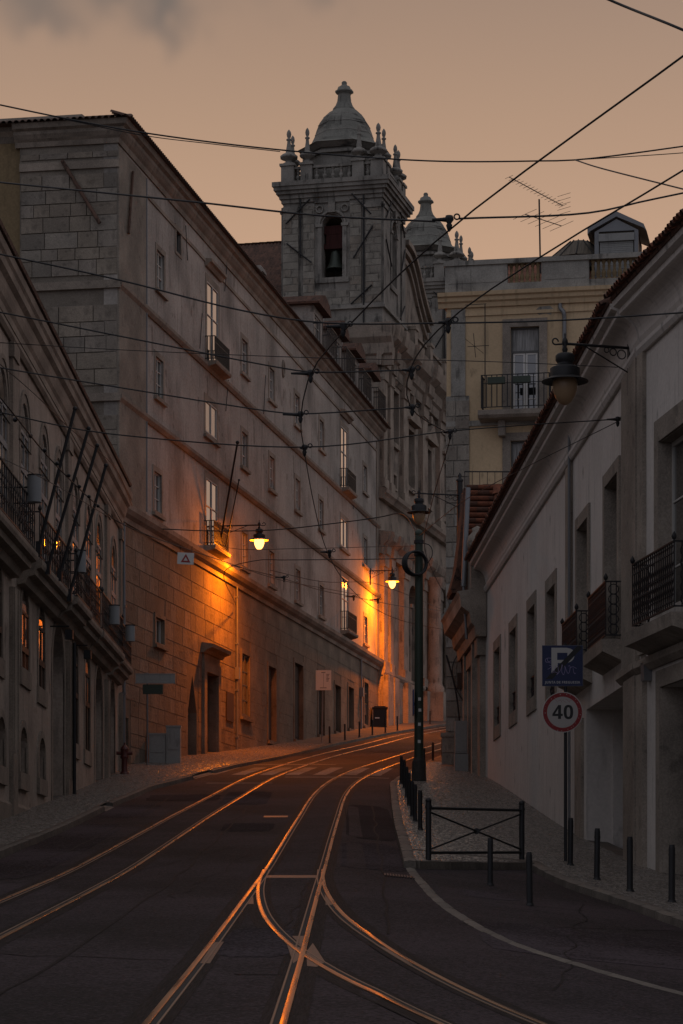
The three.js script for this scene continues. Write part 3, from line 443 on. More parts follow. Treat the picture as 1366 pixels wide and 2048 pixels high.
  // dormers at the far end of the roof
  for (const u of [37.6, 43.0, 48.2, 53.2]) {
    const d = obj('dormer', [box(u - 1.3, u - 1.12, 29.48, 31.68, -3, .12), box(u + 1.12, u + 1.3, 29.48, 31.68, -3, .12), box(u - 1.3, u + 1.3, 31.33, 31.68, -.03, .12), box(u - 1.12, u - .75, 29.48, 31.33, -.03, .1), box(u + .75, u + 1.12, 29.48, 31.33, -.03, .1)], M.convent, C);
    obj('dormer_roof', [profZ([[u - 1.65, 31.68], [u + 1.65, 31.68], [u + 1.66, 31.78], [u + 1.1, 32.18], [u, 32.42], [u - 1.1, 32.18], [u - 1.66, 31.78]], -3.4, .5)], M.tileDark, d);
    obj('sash', bars(u - .75, u + .75, 29.53, 31.33, .0, { cols: 2, rows: [.7] }), M.sash, d); panes(d, u - .72, u + .72, 29.56, 31.30, .012, { cols: 2, rows: [.7] });
    const r = [box(u - 1.3, u + 1.3, 30.73, 30.77, .8, .84)]; for (let i = 0; i <= 14; i++) r.push(box(u - 1.3 + i * .186 - .012, u - 1.3 + i * .186 + .012, 29.48, 30.73, .81, .834)); for (const s of [-1.3, 1.3]) { r.push(box(u + s - .02, u + s + .02, 30.73, 30.77, .1, .84)); for (let i = 0; i < 5; i++) r.push(box(u + s - .012, u + s + .012, 29.48, 30.76, .15 + i * .14, .174 + i * .14)); }
    for (let i = 0; i < 7; i++) r.push(uvm(new THREE.TorusGeometry(.14, .014, 4, 10).translate(u - 1.1 + i * .37, 30.28, .82)));
    obj('railing', r, M.iron, d);
    if (u < 52) obj('vent_cowl', uvm(new THREE.CylinderGeometry(.45, .45, 1.0, 18).rotateX(Math.PI / 2).rotateY(Math.PI / 2 - .2).translate(u + 2.2, 31.83, -.6)), M.zinc, d);
  }
}
{ // flagpoles over the middle balcony
  for (const [a, b, r, l] of [[[-5.02, 16.6, -103], [-4.16, 20.3, -100], .04, 'long dark flagpole leaning out from the convent balcony beside the lit lamp'], [[-4.78, 16.6, -103.2], [-4.14, 18.97, -101], .025, 'short thin flagpole leaning out from the convent balcony beside the lit lamp']]) {
    const t = thing('flagpole', l, 'flagpole'); obj('pole', bar(a, b, r, 8), M.iron, t); obj('finial', uvm(new THREE.SphereGeometry(r * 1.9, 10, 8).translate(...b)), M.iron, t); }
}

// ---------------------------------------------------------------- palace: the arcaded house at the left edge
{
  const P = front(thing('palace_building', 'brown arcaded palace with long balconies at the left edge of the street', 'building'), -7.6, 0, 0, 1);
  const a0 = 38, a1 = 86.4, top = 16;
  const upC = [52.6, 56.0, 59.9, 63.8, 67.1, 71.3, 75.0, 78.2, 83.2], up = upC.map((c) => ({ pts: archPts(c - .75, c + .75, 9.85, 13.73, .75), c }));
  const gr = [[60, 1.4, 7.36, 9.3], [63.3, 1.4, 7.2, 9.3], [67.05, 2.8, 4.4, 9.25], [71.3, 1.5, 6.35, 9.25], [74.7, 1.5, 6.35, 9.25], [78.2, 2.4, 5.4, 9.2], [82.8, 1.9, 5.9, 9.2], [55.2, 1.4, 7.2, 9.3]].map(([c, w, v0, v1]) => ({ c, w, v0, v1, pts: archPts(c - w / 2, c + w / 2, v0, v1, w * .42) }));
  const cel = [[59.5, 1.3, 4.85, 5.95], [63.2, 1.3, 4.9, 5.95], [55.6, 1.3, 4.8, 5.9]].map(([c, w, v0, v1]) => ({ c, w, v0, v1, pts: archPts(c - w / 2, c + w / 2, v0, v1, .45) }));
  obj('wall', wall([[a0, 1.2], [a1, 1.2], [a1, top], [a0, top]], [...up, ...gr, ...cel], .5), M.palace, P);
  obj('core_wall', box(a0, a1, 1.2, top, -14, -.52), M.palace, P);
  obj('string_course', prof([[0, 14.6], [.06, 14.6], [.12, 14.68], [.12, 14.78], [0, 14.82]], a0, a1), M.palaceTrim, P);
  obj('cornice', [prof([[0, 14.95], [.05, 14.95], [.06, 15.12], [.12, 15.2], [.17, 15.36], [.19, 15.5], [.29, 15.58], [.31, 15.74], [.36, 15.8], [.38, 15.98], [0, 16.0]], a0, a1 + .1)], M.palaceTrim, P);
  obj('roof_edge', prof([[0, 16.01], [.43, 16.01], [.46, 16.08], [.42, 16.15], [-6, 17.8], [-6, 16]], a0, a1 - 1.2), M.tileOld, P);
  for (const u of [57.6, 69.2, 80.6, 85.7]) { obj('pilaster', [box(u - .42, u + .42, 9.9, 14.6, 0, .09), box(u - .5, u + .5, 14.25, 14.6, 0, .13)], M.palaceTrim, P); obj('pilaster', [box(u - .42, u + .42, 3.6, 9.0, 0, .1), box(u - .36, u - .3, 5.2, 9.0, .1, .13), box(u + .3, u + .36, 5.2, 9.0, .1, .13)], M.palaceTrim, P); }
  const ring = (c, w, v0, v1, rise, s, z0, z1) => { const o = archPts(c - w / 2 - s, c + w / 2 + s, v0, v1 + s, rise + s, 12), h = archPts(c - w / 2, c + w / 2, v0 - .01, v1, rise, 12); const sh = new THREE.Shape(o.map(([x, y]) => new THREE.Vector2(x, y))); h[0][1] = h[1][1] = v0 + .001; sh.holes.push(new THREE.Path(h.map(([x, y]) => new THREE.Vector2(x, y)))); return uvm(new THREE.ExtrudeGeometry(sh, { depth: z1 - z0, bevelEnabled: false }).translate(0, 0, z0)); };
  const leafs = (w, c, hw, v0, v1, rise, m, z) => { obj('sash', [profZ(archPts(c - hw, c + hw, v0, v1, rise, 8), z - .05, z)].concat([box(c - hw, c + hw, v1 - rise - .95, v1 - rise - .8, z, z + .05), box(c - .05, c + .05, v0, v1 - rise, z, z + .04), box(c - hw, c - hw + .08, v0, v1 - rise, z, z + .03), box(c + hw - .08, c + hw, v0, v1 - rise, z, z + .03), box(c - hw, c + hw, v1 - rise - .04, v1 - rise + .04, z, z + .04)]), m, w);
    panes(w, c - hw + .1, c + hw - .1, v1 - rise - .78, v1 - rise - .06, z + .02, { cols: 2, rows: 1 }); obj('fanlight', profZ(archPts(c - hw + .1, c + hw - .1, v1 - rise + .05, v1 - .08, rise - .1, 8), z + .005, z + .02), M.glass, w); };
  upC.forEach((c) => { const w = obj('window', [ring(c, 1.5, 9.85, 13.73, .75, .22, -.02, .018), ring(c, 1.94, 12.7, 13.95, .97, .1, 0, .045)], M.palaceTrim, P); leafs(w, c, .75, 9.85, 13.73, .75, M.shutter, -.035);
    for (const s of [-1, 1]) panes(w, c + s * .36 - .24, c + s * .36 + .24, 10.6, 12.1, -.012, { cols: 1, rows: 2 }); });
  gr.forEach((q, i) => { const big = q.w > 1.7; const w = obj(big ? 'doorway' : 'window', [ring(q.c, q.w, q.v0, q.v1, q.w * .42, .22, -.02, .025), ...(big ? [] : [box(q.c - q.w / 2 - .28, q.c + q.w / 2 + .28, q.v0 - .42, q.v0, -.02, .05)])], M.palaceTrim, P);
    if (big) { obj('door', [profZ(archPts(q.c - q.w / 2, q.c + q.w / 2, q.v0, q.v1, q.w * .42, 8), -.46, -.4), box(q.c - q.w / 2, q.c + q.w / 2, q.v1 - q.w * .42 - .12, q.v1 - q.w * .42, -.4, -.3), ...[-1, 1].map((s) => box(q.c + s * q.w * .25 - q.w * .17, q.c + s * q.w * .25 + q.w * .17, q.v0 + .9, q.v1 - q.w * .42 - .3, -.4, -.37))], i === 2 ? M.shutter : M.woodPale, w); }
    else { leafs(w, q.c, q.w / 2, q.v0, q.v1, q.w * .42, i === 0 ? M.woodRed : M.wood, -.035); } });
  cel.forEach((q) => { const w = obj('cellar_window', [ring(q.c, q.w, q.v0, q.v1, .45, .18, -.02, .05), box(q.c - q.w / 2 - .2, q.c + q.w / 2 + .2, q.v0 - .4, q.v0, -.02, .08)], M.palaceTrim, P); obj('pane', profZ(archPts(q.c - q.w / 2, q.c + q.w / 2, q.v0, q.v1, .45, 8), -.4, -.36), M.glass, w); obj('grille', [-.4, -.2, 0, .2, .4].map((x) => box(q.c + x - .012, q.c + x + .012, q.v0, q.v1 - .1, -.3, -.276)), M.iron, w); });
  // balconies: each with its own moulded slab on brackets and scrolled rail
  for (const [u0, u1, o] of [[49.0, 57.4, .56], [58.6, 65.2, .54], [65.5, 69.0, .66], [69.3, 73.2, .54], [73.5, 80.3, .58], [81.3, 84.9, .46]])
    railing(P, u0, u1, 9.8, 1.15, o, { step: .36, orn: 1, bt: .013, mat: M.palaceTrim, slab: prof([[0, 9.22], [o * .35, 9.25], [o * .5, 9.4], [o * .8, 9.45], [o * .85, 9.58], [o + .03, 9.62], [o + .06, 9.7], [o + .06, 9.8], [0, 9.8]], u0 - .12, u1 + .12) });
  obj('plinth', prof([[0, 1.2], [.08, 1.2], [.08, 4.0], [0, 4.1]], a0, 65), M.palaceTrim, P);
  obj('downpipe', [bar([86.0, 4.7, .12], [86.0, 14.9, .12], .06, 8), ...[6, 9, 12].map((v) => box(85.92, 86.08, v, v + .08, 0, .19))], M.zinc, P);
  obj('downpipe', [bar([69.25, 3.2, .2], [69.25, 9.0, .2], .05, 8), bar([69.25, 3.0, .2], [69.25, 4.6, .2], .1, 10)], M.iron, P);
  obj('wall_lantern', [bar([69.9, 9.0, 0], [69.9, 9.0, .5], .02, 5), box(69.78, 70.02, 8.62, 8.86, .4, .6)], M.iron, P);
  obj('wall_lantern', [bar([65.2, 9.0, 0], [65.2, 9.0, .5], .02, 5), box(65.08, 65.32, 8.66, 8.9, .4, .6)], M.iron, P);
}
{ // palace flagpoles and drum lanterns
  const poles = [[57.6, 10.24, -6.14, 13.15], [59.4, 10.03, -6.01, 13.04], [61.9, 10.2, -6.05, 13.1], [64.1, 9.97, -6.04, 13.0]], pl = ['nearest the camera', 'second from the camera', 'third from the camera', 'farthest from the camera'];
  poles.forEach(([d, y, x1, y1], i) => { const t = thing('flagpole', 'bare dark flagpole on the palace balcony, ' + pl[i], 'flagpole', 'flagpoles leaning over the street'); obj('pole', bar([-6.98, y - .3, -d], [x1, y1, -d], .038, 8), M.iron, t); obj('finial', [uvm(new THREE.SphereGeometry(.055, 10, 8).translate(x1, y1, -d))], M.iron, t); obj('socket', box(-7.04, -6.92, y - .45, y - .15, -d - .05, -d + .05), M.iron, t); });
  [[56.2, 11.05, .95], [66, 10.78, .9], [76, 10.55, .9], [80.4, 10.48, .8]].forEach(([d, y, h], i) => { const t = thing('drum_lantern', 'pale grey drum shaped lantern on the palace balcony, ' + pl[i], 'lantern', 'drum lanterns along the palace balcony'); obj('drum', cyl(.16, .16, h * .62, -6.9 + (i === 3 ? .1 : 0), y - h * .3, -d, 18), M.drum, t); obj('cap', [cyl(.17, .17, .03, -6.9 + (i === 3 ? .1 : 0), y + h * .32, -d, 18), bar([-7.6, y + .05, -d], [-6.9, y + .05, -d], .02, 5)], M.iron, t); });
}

// ---------------------------------------------------------------- church with two bell towers
const churchX = 2.14, churchD = 144.63, hTx = .2365, hTd = .9716;
{
  const H = front(thing('church', 'grey stone baroque church with twin bell towers at the top of the street', 'church'), churchX, churchD, hTx, hTd);
  const hole = (u0, u1, v0, v1, k) => ({ u0, u1, v0, v1, k });
  const ops = [hole(2.9, 4.9, 29.3, 32.4, 'w'), hole(7.1, 9.4, 27.4, 30.9, 'p'), hole(12.4, 14.6, 27.2, 30.7, 'p'), hole(17.7, 19.9, 27.2, 30.7, 'p'), hole(3.3, 4.3, 26.6, 27.4, 'v')];
  const arches = [hole(8.2, 11.2, 13.2, 21.6, 'a'), hole(13.6, 16.4, 13.6, 22.0, 'a'), hole(18.6, 21.2, 14, 21.8, 'a')].map((q) => ({ ...q, pts: archPts(q.u0, q.u1, q.v0, q.v1, 1.4, 10) }));
  obj('facade_wall', wall([[0, 9], [30, 9], [30, 35.4], [0, 35.4]], [...ops, ...arches], 1.2), M.church, H);
  obj('nave_wall', box(.02, 30, 9, 35.3, -22, -1.25), M.church, H);
  obj('plinth', [box(-.1, 7.9, 9, 15.2, 0, .3), prof([[0, 15.2], [.34, 15.2], [.42, 15.35], [.42, 15.5], [0, 15.62]], -.15, 11.5)], M.church, H);
  for (const [u, w] of [[.55, 1.0], [2.3, .9], [6.2, 1.4], [11.9, 1.5], [17.2, 1.5], [22.4, 1.5]]) {
    obj('pilaster', [box(u - w / 2, u + w / 2, 15.5, 22.2, 0, .32), box(u - w / 2 - .1, u + w / 2 + .1, 15.5, 16.0, 0, .42), box(u - w / 2 - .06, u + w / 2 + .06, 21.5, 22.2, 0, .4)], M.church, H);
    obj('pilaster', [box(u - w / 2, u + w / 2, 26.1, 33.0, 0, .3), box(u - w / 2 - .08, u + w / 2 + .08, 26.1, 26.6, 0, .38), box(u - w / 2 - .06, u + w / 2 + .06, 32.3, 33.0, 0, .38)], M.church, H);
    obj('column_base', [box(u - w / 2 - .2, u + w / 2 + .2, 9, 15.2, .3, .62)], M.church, H);
    obj('cornice', [prof([[0, 33.0], [.5, 33.0], [.55, 33.6], [.7, 33.7], [.75, 34.3], [1.15, 34.6], [1.25, 35.0], [1.3, 35.45], [0, 35.45]], u - w / 2 - .05, u + w / 2 + .05)], M.church, H);
    obj('entablature', [prof([[0, 22.2], [.5, 22.2], [.55, 22.7], [.85, 22.95], [.95, 23.3], [.95, 23.45], [0, 23.6]], u - w / 2 - .05, u + w / 2 + .05)], M.church, H);
  }
  obj('cornice', prof([[0, 33.05], [.25, 33.05], [.3, 33.6], [.45, 33.72], [.5, 34.3], [.9, 34.62], [1.0, 35.0], [1.05, 35.42], [0, 35.42]], -.5, 30), M.church, H);
  obj('cornice', profZ([[0, 33.05], [-.25, 33.05], [-.3, 33.6], [-.45, 33.72], [-.5, 34.3], [-.75, 34.62], [-.8, 35.0], [-.85, 35.42], [0, 35.42]], -8, .9), M.church, H);
  obj('entablature', prof([[0, 22.2], [.3, 22.2], [.34, 22.7], [.62, 22.95], [.72, 23.3], [.74, 23.42], [0, 23.55]], -.3, 30), M.church, H);
  obj('string_course', prof([[0, 25.4], [.3, 25.4], [.42, 25.6], [.55, 25.72], [.58, 25.95], [0, 26.1]], -.3, 30), M.church, H);
  for (const v of [31.6, 32.4]) obj('string_course', box(-.12, .02, v, v + .12, -6, .2), M.church, H);
  for (const q of ops) {
    const s = q.k === 'v' ? .12 : .28;
    const w = obj('window', [box(q.u0 - s, q.u0, q.v0 - s, q.v1 + s, -.02, .14), box(q.u1, q.u1 + s, q.v0 - s, q.v1 + s, -.02, .14), box(q.u0, q.u1, q.v1, q.v1 + s, -.02, .14), box(q.u0 - .1, q.u1 + .1, q.v0 - s, q.v0, -.02, .2)], M.church, H);
    if (q.k === 'p') obj('pediment', [profZ([[q.u0 - .5, q.v1 + .35], [q.u1 + .5, q.v1 + .35], [q.u1 + .5, q.v1 + .5], [(q.u0 + q.u1) / 2, q.v1 + 1.5], [q.u0 - .5, q.v1 + .5]], 0, .5), box((q.u0 + q.u1) / 2 - .25, (q.u0 + q.u1) / 2 + .25, q.v1 + 1.5, q.v1 + 2.0, 0, .4)], M.church, w);
    else if (q.k === 'w') obj('pediment', prof([[0, q.v1 + .3], [.2, q.v1 + .3], [.35, q.v1 + .5], [0, q.v1 + .55]], q.u0 - .4, q.u1 + .4), M.church, w);
    obj('pane', box(q.u0, q.u1, q.v0, q.v1, -.4, -.36), M.glass, w);
    obj('sash', bars(q.u0, q.u1, q.v0, q.v1, -.36, { cols: 2, rows: 4, f: .08 }), M.sashDark, w);
  }
  for (const q of arches) { const w = obj('portal', [box(q.u0 - .25, q.u0, q.v0, q.v1 - 1.4, -.02, .2), box(q.u1, q.u1 + .25, q.v0, q.v1 - 1.4, -.02, .2), box(q.u0 - .3, q.u0 + .1, q.v1 - 1.6, q.v1 - 1.35, -.02, .3), box(q.u1 - .1, q.u1 + .3, q.v1 - 1.6, q.v1 - 1.35, -.02, .3)], M.church, H); obj('door', [profZ(q.pts, -1.1, -1.0), box((q.u0 + q.u1) / 2 - .05, (q.u0 + q.u1) / 2 + .05, q.v0, q.v1 - 1.4, -1, -.95)], M.wood, w); }
  // free columns before the portals
  for (const u of [12.6, 17.6]) obj('column', [lathe([[.62, 0], [.62, .3], [.5, .5], [.46, .7], [.42, 4.6], [.4, 6.4], [.52, 6.7], [.6, 7.0], [.6, 7.2]], u, 15.2, .75, 18), box(u - .75, u + .75, 9, 15.2, .2, 1.45)], M.church, H);
  // balustrade over the cornice
  for (let u = 6.4; u < 29; u += 4.6) { obj('balustrade_pier', [box(u, u + .8, 35.45, 36.6, .1, .8), box(u - .08, u + .88, 36.6, 36.78, .02, .88)], M.church, H); obj('balustrade_rail', [box(u + .8, u + 4.6, 36.45, 36.6, .2, .6), box(u + .8, u + 4.6, 35.45, 35.6, .2, .6)], M.church, H); for (let k = 0; k < 9; k++) obj('baluster', lathe([[.07, 0], [.12, .15], [.13, .3], [.06, .5], [.1, .78], [.1, .85]], u + 1.05 + k * .4, 35.6, .4, 8), M.church, H); }
  // curved gable with scroll
  { const pts = [[5.9, 35.4], [12.4, 35.4], [12.5, 37.6]]; const cv = new THREE.CatmullRomCurve3([[13.5, 38.75], [13.2, 38.72], [12.0, 39.2], [10.4, 40.1], [9.0, 41.1], [7.6, 41.75], [5.9, 41.9]].map(([a, b]) => new THREE.Vector3(a, b, 0))).getPoints(24).map((p) => [p.x, p.y]);
    obj('gable', profZ([...pts, ...cv], -1.2, .0), M.church, H);
    for (const [o, z] of [[0, .55], [-.45, .35], [-.9, .18]]) { const band = [...cv.map(([a, b]) => [a, b + o]), ...cv.map(([a, b]) => [a, b + o - .3]).reverse()]; obj('gable_moulding', profZ(band, -.02, z), M.church, H); } }
  // tiled nave roof behind the convent
  { const pos = [], idx = [], uv = []; const n = 150; for (let i = 0; i <= n; i++) { const x = -20 + i * .115, b = (i % 2 ? .07 : -.02); pos.push(x, 43.3 + b, -10, x, 36.2 + b, .6); uv.push(x, 0, x, 8); if (i) { const a = 2 * i - 2; idx.push(a, a + 1, a + 2, a + 2, a + 1, a + 3); } }
    const g = new THREE.BufferGeometry(); g.setAttribute('position', new THREE.Float32BufferAttribute(pos, 3)); g.setAttribute('uv', new THREE.Float32BufferAttribute(uv, 2)); g.setIndex(idx); g.computeVertexNormals();
    const roof = obj('tiled_roof', g, M.tileDark, H); roof.rotation.y = -Math.PI / 2; roof.position.set(0, 0, -3.05);
    const rt = []; for (let i = 0; i < 34; i++) rt.push(uvm(new THREE.CylinderGeometry(.15, .13, .5, 8, 1, true, 0, Math.PI).rotateZ(Math.PI / 2).rotateX(-Math.PI / 2).translate(-19.6 + i * .48, 43.32, -10))); const rg = obj('ridge_tiles', rt, M.tileDark, roof); }
  // a tower round its axis: four alike faces
  const urn = [[.28, 0], [.3, .1], [.16, .18], [.2, .26], [.44, .38], [.46, .5], [.34, .62], [.2, .68], [.17, .75], [.1, 1.25], [.085, 1.42], [.14, 1.46], [.14, 1.52], [.06, 1.58], [.1, 1.66], [.125, 1.8], [.1, 1.95], [.04, 2.05], [.001, 2.1]];
  const tower = (u, detailed) => {
    const t = new THREE.Group(); t.name = 'bell_tower'; t.position.set(u, 0, -2.75); H.add(t);
    const S = 2.95;
    obj('shaft_base', [box(-S - .05, S + .05, 35.3, 36.45, -S - .05, S + .05)], M.tower, t);
    obj('string_course', [box(-S - .22, S + .22, 36.45, 36.6, -S - .22, S + .22), box(-S - .14, S + .14, 36.6, 36.72, -S - .14, S + .14)], M.tower, t);
    for (let f = 0; f < 4; f++) {
      const R = new THREE.Matrix4().makeRotationY(-Math.PI / 2 + f * Math.PI / 2), ap = (g) => g.applyMatrix4(R);
      const opening = archPts(-.62, .62, 38.35, 42.05, .62, 10);
      obj('tower_wall', ap(wall([[-S + .001, 36.7], [S - .001, 36.7], [S - .001, 43], [-S + .001, 43]], [{ pts: opening }], .8).translate(0, 0, S)), M.tower, t);
      const sh = []; for (const s of [-1, 1]) { sh.push(box(s * S - (s > 0 ? .95 : 0), s * S + (s < 0 ? .95 : 0), 36.72, 42.6, S - .02, S + .12), box(s * S - (s > 0 ? 1.02 : -.0), s * S + (s < 0 ? 1.02 : 0), 42.25, 42.45, S, S + .2), box(s > 0 ? 1.05 : -1.75, s > 0 ? 1.75 : -1.05, 36.72, 42.7, S - .02, S + .06), box(s > 0 ? .62 : -.86, s > 0 ? .86 : -.62, 38.35, 41.4, S - .02, S + .1), box(s > 0 ? .56 : -.98, s > 0 ? .98 : -.56, 41.3, 41.48, S - .02, S + .16)); }
      sh.push(box(-1.0, 1.0, 38.05, 38.35, S - .3, S + .1), box(-.2, .2, 42.1, 42.75, S - .02, S + .22), box(-1.05, 1.05, 42.72, 42.82, S - .02, S + .1));
      sh.push(uvm(new THREE.TorusGeometry(.78, .09, 6, 14, Math.PI).translate(0, 41.43, S + .05)), uvm(new THREE.TorusGeometry(.2, .06, 6, 12).translate(-.75, 42.35, S + .06)), uvm(new THREE.TorusGeometry(.2, .06, 6, 12).translate(.75, 42.35, S + .06)));
      obj('pilaster_set', sh.map(ap), M.tower, t);
      if (detailed && f === 0) {
        const blocks = courses(-1.02, 1.02, 36.75, 42.7, .42, .8, [{ u0: -1, u1: 1, v0: 38.0, v1: 42.2 }]).concat(courses(-S + .0, -S + .95, 36.75, 42.2, .42, .95, []), courses(S - .95, S, 36.75, 42.2, .42, .95, []), courses(-1.75, -1.05, 36.75, 42.6, .42, .7, []), courses(1.05, 1.75, 36.75, 42.6, .42, .7, []));
        blocks.forEach(([a, b, c, d], i) => { const m = new THREE.Mesh(stoneGeos[i % 5], M.towers[Math.floor(rnd() * 4)]); m.name = 'stone'; m.castShadow = m.receiveShadow = true; const x = (a + b) / 2, z = S + (Math.abs(x) > 2 ? .12 : Math.abs(x) > 1.04 ? .06 : 0); m.scale.set(b - a, d - c, .05); m.position.set(-z, (c + d) / 2, x); m.rotation.y = -Math.PI / 2; t.add(m); });
        // iron wall ties, conductor pipes
        const P = (px, py) => [(px - 567) * .02995 - 5.69 + 2.75 + .0, 1.6 + (1820 - py) * .02903];
      }
      if (f < 2) for (const [s0, v0, s1, v1] of [[-2.75, 41.6, -1.3, 42.95], [-2.7, 40.45, -1.2, 39.25], [1.2, 43.1, 2.35, 41.85], [2.45, 41.15, 1.3, 39.35], [2.4, 37.75, 1.15, 36.7]]) obj('wall_tie', ap(bar([s0, v0, S + .2], [s1, v1, S + .2], .045, 6)), M.iron, t);
      if (f === 0) for (const [s, v0] of [[-1.88, 39.6], [1.9, 34]]) obj('conductor_pipe', ap(bar([s, v0, S + .14], [s, 43, S + .14], .05, 6)), M.iron, t);
      // balustrade of this side
      for (const s of [-1.55, 1.55]) obj('pedestal', ap(box(s - .34, s + .34, 43.98, 45.0, S - .5, S + .1)), M.tower, t), obj('pedestal_cap', ap(box(s - .42, s + .42, 45.0, 45.14, S - .58, S + .18)), M.tower, t), obj('urn', ap(lathe(urn, s, 45.14, S - .2, 10)), M.tower, t);
      obj('balustrade_rail', [ap(box(-1.22, 1.22, 44.82, 44.96, S - .34, S - .02)), ap(box(-1.22, 1.22, 43.98, 44.08, S - .34, S - .02)), ap(box(-2.3, -1.88, 44.82, 44.96, S - .34, S - .02)), ap(box(1.88, 2.3, 44.82, 44.96, S - .34, S - .02))], M.tower, t);
      for (const s of [-.98, -.49, 0, .49, .98, -2.09, 2.09]) obj('baluster', ap(lathe([[.1, 0], [.1, .06], [.06, .1], [.15, .24], [.14, .34], [.05, .46], [.1, .58], [.05, .62], [.11, .7], [.11, .76]], s, 44.06, S - .18, 8)), M.tower, t);
    }
    for (const a of [-1, 1]) for (const b of [-1, 1]) { const x = a * 2.68, z = b * 2.68; obj('pedestal', box(x - .38, x + .38, 43.98, 45.0, z - .38, z + .38), M.tower, t); obj('pedestal_cap', box(x - .46, x + .46, 45.0, 45.14, z - .46, z + .46), M.tower, t); obj('urn', lathe(urn.map(([r, h]) => [r * 1.15, h]), x, 45.14, z, 12), M.tower, t); }
    obj('cornice', [[3.05, 42.82, 43.05], [3.15, 43.05, 43.3], [3.3, 43.3, 43.5], [3.42, 43.5, 43.72], [3.5, 43.72, 43.98]].map(([r, a, b]) => box(-r, r, a, b, -r, r)), M.tower, t);
    obj('inner_floor', box(-2.2, 2.2, 37.6, 38.0, -2.2, 2.2), M.tower, t);
    const oct = (g) => uvm(g.rotateY(Math.PI / 8));
    obj('drum', oct(new THREE.CylinderGeometry(2.25, 2.35, 2.2, 8).translate(0, 45.1, 0)), M.tower, t);
    obj('drum_cornice', [oct(new THREE.CylinderGeometry(2.75, 2.4, .28, 8).translate(0, 46.34, 0)), oct(new THREE.CylinderGeometry(2.5, 2.5, .16, 8).translate(0, 45.95, 0))], M.tower, t);
    obj('dome', oct(new THREE.LatheGeometry([[2.8, 46.46], [2.6, 46.56], [2.2, 46.72], [1.95, 46.95], [1.78, 47.3], [1.66, 47.7], [1.48, 48.15], [1.2, 48.55], [.86, 48.86], [.66, 48.96]].map(([r, h]) => new THREE.Vector2(r, h)), 8)), M.dome, t);
    obj('lantern_neck', oct(new THREE.LatheGeometry([[.7, 48.94], [.68, 49.05], [.52, 49.25], [.42, 49.5], [.38, 49.85], [.4, 49.95], [.55, 50.02], [.55, 50.12], [.42, 50.2], [.36, 50.36], [.18, 50.44], [.15, 50.55], [.17, 50.62], [.1, 50.7], [.001, 50.72]].map(([r, h]) => new THREE.Vector2(r, h)), 8)), M.dome, t);
    // joints of the dome: thin recessed courses shown as narrow ribs
    for (const [r, h] of [[1.74, 47.42], [1.55, 48.0], [1.23, 48.5]]) obj('dome_course', oct(new THREE.CylinderGeometry(r + .01, r + .03, .05, 8).translate(0, h, 0)), M.tower, t);
    return t;
  };
  tower(2.95, true); tower(26.65, false);
  // bells
  H.updateMatrixWorld(true);
  const bell = (lu, lw, label) => { const b = thing('church_bell', label, 'bell'); const p = H.localToWorld(new THREE.Vector3(lu, 0, lw)); b.position.copy(p); b.rotation.y = H.rotation.y;
    obj('bell_body', lathe([[.001, 40.12], [.14, 40.1], [.24, 40.0], [.29, 39.75], [.33, 39.45], [.42, 39.2], [.56, 39.05], [.56, 38.98], [.5, 39.0]], 0, 0, 0, 20), M.bronze, b);
    obj('yoke', [box(-.3, .3, 40.15, 40.45, -.62, .62), box(-.26, .26, 40.45, 41.0, -.5, .5), box(-.28, .28, 41.0, 41.5, -.6, .6)], M.yoke, b); obj('clapper', bar([0, 38.75, 0], [0, 39.6, 0], .05, 6), M.iron, b); };
  bell(.75, -2.75, 'bronze bell under a red yoke in the left church tower arch'); bell(2.95, -.55, 'bronze bell in the street side arch of the left tower');
}

// ---------------------------------------------------------------- white house on the right: long wing, then the near wing
function coveEave(B, u0, u1, dark) {                           // tiled eave over a plastered cove with mouldings
  obj('string_course', prof([[0, 12.28], [.07, 12.28], [.12, 12.36], [.12, 12.44], [0, 12.5]], u0, u1), M.white, B);
  const c = [[0, 12.5]]; for (let i = 0; i <= 8; i++) { const t = i / 8 * Math.PI / 2; c.push([.06 + .36 * (1 - Math.cos(t)), 12.62 + .42 * Math.sin(t)]); } c.push([.45, 13.06], [.45, 13.16], [.57, 13.2], [.59, 13.3], [0, 13.3]);
  obj('cove', prof(c, u0, u1), M.white, B);
  obj('eave_board', prof([[0, 13.3], [.62, 13.3], [.64, 13.36], [0, 13.62]], u0, u1), M.tileDark, B);
  const n = Math.floor((u1 - u0) / .215), g = [0, 1].map((k) => uvm(new THREE.CylinderGeometry(.105, .085, .62, 8, 1, true, -Math.PI / 2, Math.PI).rotateX(-Math.PI / 2).rotateX(.42)));
  for (let i = 0; i < n; i++) { const o = new THREE.Mesh(g[i % 2], i % 3 ? M.tile : M.tileDark); o.name = 'eave_tile'; o.castShadow = o.receiveShadow = true; o.position.set(u0 + .12 + i * .215, 13.45 + .008 * hash(i, 2, 3), .46 + .03 * hash(i, 5, 1)); B.add(o); }
  obj('roof', prof([[.55, 13.38], [-6, 15.9], [-12, 13.4]], u0, u1), M.tile, B);
}
